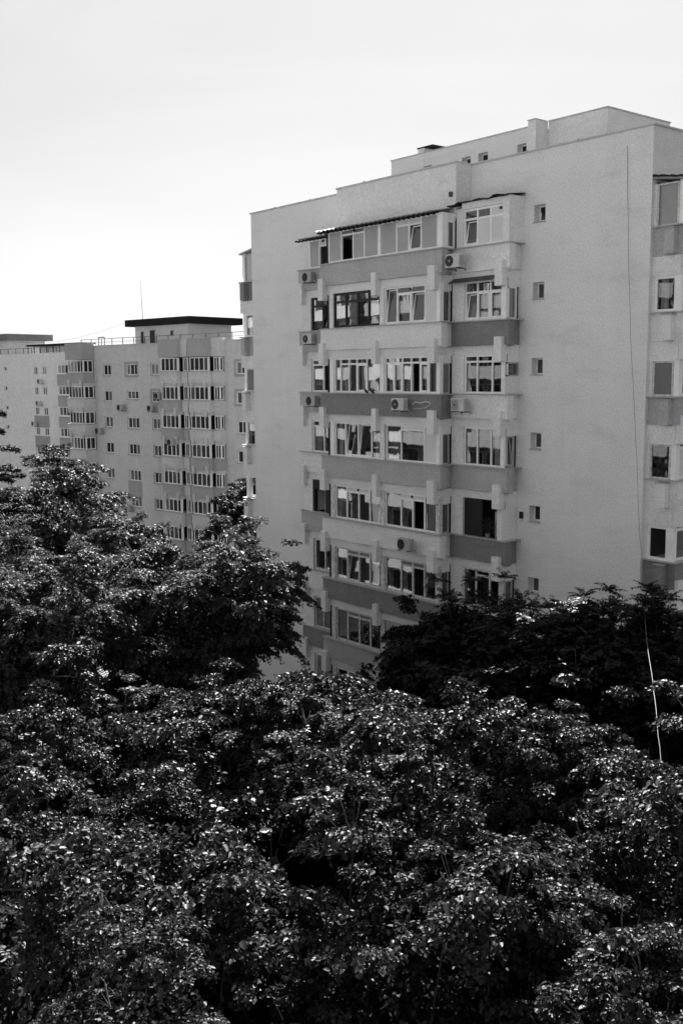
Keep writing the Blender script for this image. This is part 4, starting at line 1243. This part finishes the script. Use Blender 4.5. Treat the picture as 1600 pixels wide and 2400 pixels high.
def middle_block():
    rn = random.Random(12)
    c = FB.P(-10, -6, -G)
    B = empty('apartment_building', c[0], c[1], 0)
    tag(B, 'grey apartment block in the middle distance with a flat black roof house', 'building')
    TOP = 3.4
    cols = [(-19.43, -17.95, 2), (-15.24, -13.2, 3), (-10.93, -9.62, 2), (2.26, 3.65, 2)]
    holes = []
    for k in range(8):
        for (a0, a1, n) in cols:
            dz = -2.8 * k
            z0 = 0.22; z1 = 1.42
            if a0 > -16 and a0 < -14 and k == 1: z0 = 0.5
            holes.append((a0 + rn.uniform(-.04, .04), a1 + rn.uniform(-.04, .04), z0 + dz, z1 + dz))
    mb = wall_holes(FB, -24.3, 16, -G, TOP, 0, holes, 0.35)
    P = FB.P
    mb.quad(P(16, 0, -G), P(16, -12, -G), P(16, -12, TOP), P(16, 0, TOP))
    mb.quad(P(-24.3, -12, -G), P(-24.3, 0, -G), P(-24.3, 0, TOP), P(-24.3, -12, TOP))
    mb.quad(P(16, -12, -G), P(-24.3, -12, -G), P(-24.3, -12, TOP), P(16, -12, TOP))
    mb.build('wall', 'wall_far', B)
    rf = MB(); rf.quad(P(-24.3, 0, TOP - 0.25), P(16, 0, TOP - 0.25), P(16, -12, TOP - 0.25), P(-24.3, -12, TOP - 0.25))
    rf.build('roof', 'roof_gravel', B)
    bx('coping', 'coping', B, FB, -24.35, 16, -0.3, 0.08, TOP + 0.002, TOP + 0.07)
    for i, h in enumerate(holes):
        nl = cols[i % 4][2]
        kinds = ''.join(rn.choice('gkgkc') for _ in range(nl))
        far_window(B, FB, h[0] + 0.02, h[1] - 0.02, h[2] + 0.02, h[3] - 0.02, -0.14, nl, kinds, back=True)
        bx('sill', 'sill_metal', B, FB, h[0] - 0.06, h[1] + 0.06, 0.004, 0.10, h[2] - 0.07, h[2] - 0.005)
        if (i % 4 == 1 and i // 4 in (0,)) or (i % 4 == 3 and i // 4 in (0, 1)) or (i % 4 == 2 and i // 4 == 1):
            e = 0.22
            m = MB()
            m.box(FB, h[0] - e, h[0] - 0.005, 0.002, 0.03, h[2] - e, h[3] + e); m.box(FB, h[1] + 0.005, h[1] + e, 0.002, 0.03, h[2] - e, h[3] + e)
            m.box(FB, h[0] - 0.005, h[1] + 0.005, 0.002, 0.03, h[3] + 0.005, h[3] + e); m.box(FB, h[0] - 0.005, h[1] + 0.005, 0.002, 0.03, h[2] - e, h[2] - 0.075)
            m.build('window_surround', 'paint_far_mid', B)
    for (a0, a1, z0, z1) in ((-15.5, -12.95, -11.2 + 0.0, -8.8), (-11.3, -9.3, -16.4, -11.0 - 0.2)):
        pass
    bx('painted_panel', 'paint_far_mid', B, FB, -15.45, -13.0, 0.003, 0.025, -13.4 + 0.75, -11.05)
    # bays: a0, a1, depth, front or return
    bays = [(-24.2, -20.95, 1.6), (-7.5, -4.6, 1.6), (-4.58, -3.6, 1.15), (-3.4, -0.4, 1.25), (-0.38, 0.75, 0.8)]
    for bi, (a0, a1, d) in enumerate(bays):
        bx('bay_top', 'paint_far_mid' if bi in (0, 1, 3) else 'wall_far', B, FB, a0, a1, 0.003, d, 1.95, TOP + 0.28)
        bx('coping', 'coping', B, FB, a0 - 0.03, a1 + 0.03, 0.0, d + 0.05, TOP + 0.283, TOP + 0.33)
        for k in range(8):
            zs = 0.50 - 2.8 * k
            pm = rn.choice(['wall_far', 'wall_far', 'paint_far_mid'])
            bx('parapet', pm, B, FB, a0 + 0.02, a1 - 0.02, 0.003, d - 0.05, zs - 1.1, zs)
            bx('beam', 'wall_far', B, FB, a0 + 0.06, a1 - 0.06, 0.003, d - 0.20, zs - 1.40, zs - 1.102)
            bx('sill', 'sill_metal', B, FB, a0 - 0.02, a1 + 0.02, d - 0.36, d + 0.06, zs + 0.001, zs + 0.06)
            if a1 - a0 > 2:
                for t in (a0 + 0.35, a1 - 0.6):
                    bx('tab', 'wall_far', B, FB, t, t + 0.3, d - 0.1, d + 0.08, zs - 1.55, zs - 0.75)
            nl = max(2, int((a1 - a0) / 0.62))
            kinds = ''.join(rn.choice('gkgckgk') for _ in range(nl))
            far_window(B, FB, a0 + 0.1, a1 - 0.1, zs + 0.061, zs + 1.39, d - 0.24, nl, kinds, fw=0.10)
            SVB = Fr(*FB.P(a1 - 0.12, 0, 0)[:2], (FB.n.x, FB.n.y), (FB.t.x, FB.t.y))
            far_window(B, SVB, 0.15 if bi in (0, 2, 4) else bays[bi + 1][2] + 0.02, d - 0.18, zs + 0.061, zs + 1.39, 0.0, 1 if bi != 0 else 2, rn.choice(['gg', 'cg', 'gk']), fw=0.10)
            bx('bay_back', 'interior_shade', B, FB, a0 + 0.15, a1 - 0.2, 0.003, 0.05, zs + 0.05, zs + 1.38)
    # roof house with a wide black fascia
    rh = bx('roof_house', 'wall_far', B, FB, -18.3, -9.1, -9.5, -3.6, TOP - 0.3, 5.5)
    bx('fascia_roof', 'fascia_black', rh, FB, -19.2, -8.1, -10.3, -2.9, 5.5, 6.22)
    for (a0, a1, z0, z1, m) in ((-17.2, -16.75, 3.6, 4.9, 'interior_shade'), (-15.6, -14.75, 3.3, 5.0, 'frame_black'), (-12.0, -11.6, 4.35, 4.85, 'frame_black')):
        dr = MB()
        dr.box(FB, a0 - 0.08, a0, -3.62, -3.55, z0, z1); dr.box(FB, a1, a1 + 0.08, -3.62, -3.55, z0, z1); dr.box(FB, a0 - 0.08, a1 + 0.08, -3.62, -3.55, z1, z1 + 0.08)
        q = dr.build('roof_house_opening', 'sill_metal', rh)
        bx('leaf', m, q, FB, a0, a1, -3.6, -3.57, z0, z1)
    # railing round the roof
    rl = MB()
    rl.box(FB, -24, 14, -0.35, -0.31, TOP + 0.75, TOP + 0.80)
    rl.box(FB, -24, 14, -0.34, -0.32, TOP + 0.40, TOP + 0.43)
    rail = rl.build('railing', 'metal_dark', B)
    for i in range(20):
        a = -23.9 + i * 1.95
        bx('railing_post', 'metal_dark', rail, FB, a, a + 0.05, -0.36, -0.30, TOP + 0.075, TOP + 0.75)
    bx('roof_frame', 'metal_dark', B, FB, -20.9, -20.84, -0.6, -0.54, TOP - 0.2, TOP + 1.0)
    bx('roof_frame', 'metal_dark', B, FB, -19.8, -19.74, -0.6, -0.54, TOP - 0.2, TOP + 1.0)
    bx('roof_frame', 'metal_dark', B, FB, -20.84, -19.8, -0.6, -0.54, TOP + 0.9, TOP + 1.0)
    # antenna
    b = FB.P(-17.4, -4.0, 6.22)
    an = MB().tube([b, (b[0] - 0.1, b[1], b[2] + 2.2), (b[0] - 0.28, b[1], b[2] + 4.2)], [0.035, 0.025, 0.012], 6)
    for h, w in ((4.1, 0.16), (3.2, 0.1), (2.6, 0.07)):
        an.tube([(b[0] - 0.25 * h / 4 - w, b[1], b[2] + h), (b[0] - 0.25 * h / 4 + w, b[1], b[2] + h)], 0.012, 4)
    tag(an.build('antenna', 'metal_dark'), 'thin whip antenna standing on the black roof of the middle block', 'antenna')
    def acb(a, z, lab, d=0.34):
        p = FB.P(a, d, z); ac(p[0], p[1], z, TH, lab, 1.15, 1)
    acb(-15.7, -3.5, 'air conditioner below a window of the middle block, second window row')
    acb(-10.4, -3.5, 'air conditioner beside the bays of the middle block, second window row')
    acb(-19.9, -6.1, 'air conditioner near the left corner bay of the middle block')
    acb(-5.2, -6.7, 'air conditioner on a bay parapet of the middle block', 1.9)
    acb(-15.0, -14.2, 'air conditioner low on the middle block just above the trees')
    acb(-9.1, -2.2, 'air conditioner close to the bay of the middle block, above another one')


middle_block()


def far_block():
    rn = random.Random(31)
    F3 = Fr(-107.9, 28.0, (math.cos(R(7)), math.sin(R(7))), (math.sin(R(7)), -math.cos(R(7))))
    c = F3.P(-14, -5, -G)
    B = empty('apartment_building', c[0], c[1], 0)
    tag(B, 'pale far apartment block at the left edge with small square windows', 'building')
    TOP = 3.35
    holes = []
    for k in range(7):
        z = -2.75 * k
        holes.append((-16.3, -15.4, 1.05 + z, 1.6 + z))
        holes.append((-8.1, -7.0, 0.42 + z, 1.55 + z)); holes.append((-5.9, -4.7, 0.42 + z, 1.55 + z))
    mb = wall_holes(F3, -34, 0.8, -G, TOP, 0, holes, 0.35)
    P = F3.P
    mb.quad(P(.8, 0, -G), P(.8, -12, -G), P(.8, -12, TOP), P(.8, 0, TOP))
    mb.quad(P(.8, -12, -G), P(-34, -12, -G), P(-34, -12, TOP), P(.8, -12, TOP))
    mb.build('wall', 'wall_pale', B)
    rf = MB(); rf.quad(P(-34, 0, TOP - 0.25), P(.8, 0, TOP - 0.25), P(.8, -12, TOP - 0.25), P(-34, -12, TOP - 0.25))
    rf.build('roof', 'roof_gravel', B)
    for i, h in enumerate(holes):
        if i % 3 == 0:
            w = bx('window', 'frame_white', B, F3, h[0] + 0.01, h[1] - 0.01, -0.3, -0.26, h[2] + 0.01, h[3] - 0.01)
            pane(w, F3, h[0] + 0.12, h[1] - 0.1, -0.24, h[2] + 0.08, h[3] - 0.08, 'frame_black')
        else:
            far_window(B, F3, h[0] + 0.01, h[1] - 0.01, h[2] + 0.01, h[3] - 0.01, -0.12, 2, rn.choice(['gk', 'kg', 'cg', 'gc', 'kc']), fw=0.12)
    for z in (-2.75 * 2, -2.75 * 3):
        bx('painted_panel', 'paint_far_mid', B, F3, -8.3, -4.4, 0.003, 0.03, z + 0.42 - 1.62, z + 0.40)
    # bay at the right hand corner, half hidden by the next block
    for k in range(7):
        z = -2.75 * k
        bx('parapet', 'paint_far_mid', B, F3, -0.6, 4.0, -1.0, 0.85, z - 1.0, z + 0.45)
        bx('sill', 'frame_white', B, F3, -0.7, 4.0, -1.0, 1.1, z + 0.451, z + 0.52)
        far_window(B, F3, -0.5, 3.9, z + 0.521, z + 1.75, 0.75, 5, 'cgkcg', fw=0.12)
    bx('bay_core', 'wall_pale', B, F3, 0.805, 4.0, -11.9, -0.2, -G, TOP)
    # stair head with a dark roof band, and a pergola of posts
    rh = bx('roof_house', 'wall_pale', B, F3, -30, -18.4, -8, -2, TOP - 0.3, 5.45)
    bx('fascia_roof', 'paint_dark', rh, F3, -31, -17.4, -8.8, -1.3, 5.45, 6.35)
    pw = bx('roof_house_window', 'frame_white', rh, F3, -22.2, -21.2, -2.0, -1.95, 4.2, 4.95)
    pane(pw, F3, -22.05, -21.35, -1.93, 4.3, 4.85, 'frame_black')
    pg = bx('pergola_roof', 'fascia_black', B, F3, -14.3, -0.2, -5.0, -2.6, 4.45, 4.68)
    for i in range(9):
        a = -14.0 + i * 1.68
        bx('pergola_post', 'metal_dark', pg, F3, a, a + 0.09, -2.75, -2.66, TOP - 0.25, 4.45)
    bx('pergola_wall', 'wall_pale', pg, F3, -14.1, -0.3, -4.9, -4.7, TOP - 0.25, 4.449)
    rl = MB()
    rl.box(F3, -33, 0.5, -0.36, -0.31, TOP + 0.70, TOP + 0.76)
    rail = rl.build('railing', 'metal_dark', B)
    for i in range(16):
        a = -32.5 + i * 2.15
        bx('railing_post', 'metal_dark', rail, F3, a, a + 0.06, -0.37, -0.30, TOP - 0.2, TOP + 0.70)
    for a, z, lab in ((-5.6, -0.75, 'air conditioner under the top window pair of the pale far block'), (-6.2, -3.7, 'air conditioner under the second window pair of the pale far block'), (-7.6, -6.5, 'air conditioner above the painted panel of the pale far block')):
        p = F3.P(a, 0.36, z); ac(p[0], p[1], z, R(7), lab, 1.1)
    # a long low roof line beyond
    FD = Fr(-150, 70, (math.cos(R(6)), math.sin(R(6))), (math.sin(R(6)), -math.cos(R(6))))
    c = FD.P(40, -6, -G)
    D = empty('apartment_building', c[0], c[1], 0)
    tag(D, 'far block whose flat roof line shows behind the roof railings', 'building')
    bx('wall', 'wall_far', D, FD, 0, 78, -12, 0, -G, 6.1)
    bx('parapet_band', 'paint_far_mid', D, FD, 19, 60, 0.003, 0.3, 4.9, 6.3)
    bx('coping', 'coping', D, FD, -0.1, 78.1, -12.1, 0.35, 6.302, 6.42)
    for i in range(16):
        for k in range(6):
            a = 2 + i * 4.7; z = 2.2 - 2.8 * k
            w = bx('window', 'frame_white', D, FD, a, a + 1.6, 0.003, 0.06, z, z + 1.4)
            pane(w, FD, a + 0.1, a + 1.5, 0.075, z + 0.1, z + 1.3, 'frame_black')


far_block()


# wires between the roofs
def roof_wire():
    a = FB.P(-18.9, -3.0, 6.0); b = (-123, 26.5, G + 5.2)
    pts = []
    for i in range(21):
        t = i / 20
        pts.append((a[0] + (b[0] - a[0]) * t, a[1] + (b[1] - a[1]) * t, a[2] + (b[2] - a[2]) * t - 1.0 * math.sin(math.pi * t)))
    tag(MB().tube(pts, 0.012, 4).build('roof_wire', 'cable_grey'), 'thin wire slung between the two distant roofs', 'wire')


roof_wire()


# ------------------------------------------------------------------ the block this is seen from: it stands in the sun and shows in the panes
def home_block():
    FH = Fr(0, -34.5, (1, 0), (0, 1))
    B = empty('apartment_building', 10, -40, 0)
    tag(B, 'sunlit pale block with white balcony bands, seen only mirrored in the window panes', 'building')
    bx('wall', 'home_wall', B, FH, -98, 55, -12, 0, -G, 9.5)
    for k in range(10):
        s = 6.3 - 2.785 * k
        for (a0, a1) in ((-95, -82), (-79, -66), (-64, -52), (-50, -42), (-40, -32), (-30, -21), (-19.5, -10), (-8, 3), (5, 15.5), (17, 29), (31, 42)):
            p = bx('parapet', 'home_band', B, FH, a0, a1, 1.28, 1.4, s - 1.05, s)
            bx('slab', 'home_wall', p, FH, a0, a1, 0.003, 1.279, s - 1.05, s - 0.85)
            bx('division', 'home_wall', p, FH, a1 - 0.15, a1, 0.003, 1.279, s - 0.849, s + 1.6)
            for i in range(4):
                x0 = a0 + 0.4 + i * (a1 - a0 - 0.6) / 4
                w = bx('window', 'frame_white', B, FH, x0, x0 + 1.5, 0.003, 0.05, s - 0.6, s + 1.3)
                pane(w, FH, x0 + 0.1, x0 + 1.4, 0.07, s - 0.5, s + 1.2, 'frame_black')
            if (k * 7 + int(a0)) % 3 == 0:
                bx('enclosure', 'infill_grey', p, FH, a0 + 1, a0 + 4.5, 1.2, 1.27, s, s + 1.5)
        for a in (-9.4, 16.0):
            w = bx('window', 'frame_white', B, FH, a, a + 0.8, 0.003, 0.05, s - 0.1, s + 1.3)
            pane(w, FH, a + 0.1, a + 0.7, 0.07, s, s + 1.2, 'frame_black')


home_block()


# ------------------------------------------------------------------ low shed with a ribbed white roof among the left hand trees
def shed():
    x, y, z = spot(236, 1572, 60)
    r = empty('shed', x, y, 0)
    an = R(52)
    fr = Fr(x, y, (math.cos(an), math.sin(an)), (math.sin(an), -math.cos(an)))
    def slab(name, m, a0, a1, d0, d1, t0, t1):
        mb = MB()
        for t in (t0, t1):
            for a, d in ((a0, d0), (a1, d0), (a1, d1), (a0, d1)):
                mb.v.append(fr.P(a, d, z + 0.5 * a - 0.34 * d + t))
        for q in [(0, 3, 2, 1), (4, 5, 6, 7), (0, 1, 5, 4), (1, 2, 6, 5), (2, 3, 7, 6), (3, 0, 4, 7)]:
            mb.f.append(q[::-1] if fr.flip else q)
        return mb.build(name, m, r)
    bx('wall', 'paint_dark', r, fr, -1.7, 1.5, -1.1, 1.2, -G, z - 1.5)
    slab('roof_deck', 'metal_dark', -1.9, 1.75, -1.45, 1.6, -0.06, -0.001)
    for i in range(11):
        d = -1.4 + i * 0.27
        slab('roof_rib', 'white_sheet', -1.88, 0.6, d, d + 0.15, 0.0, 0.07)
    slab('roof_panel', 'white_sheet', 0.62, 1.7, -1.4, 1.2, 0.0, 0.09)
    tag(r, 'white ribbed shed roof glinting through the trees at left', 'shed')


shed()
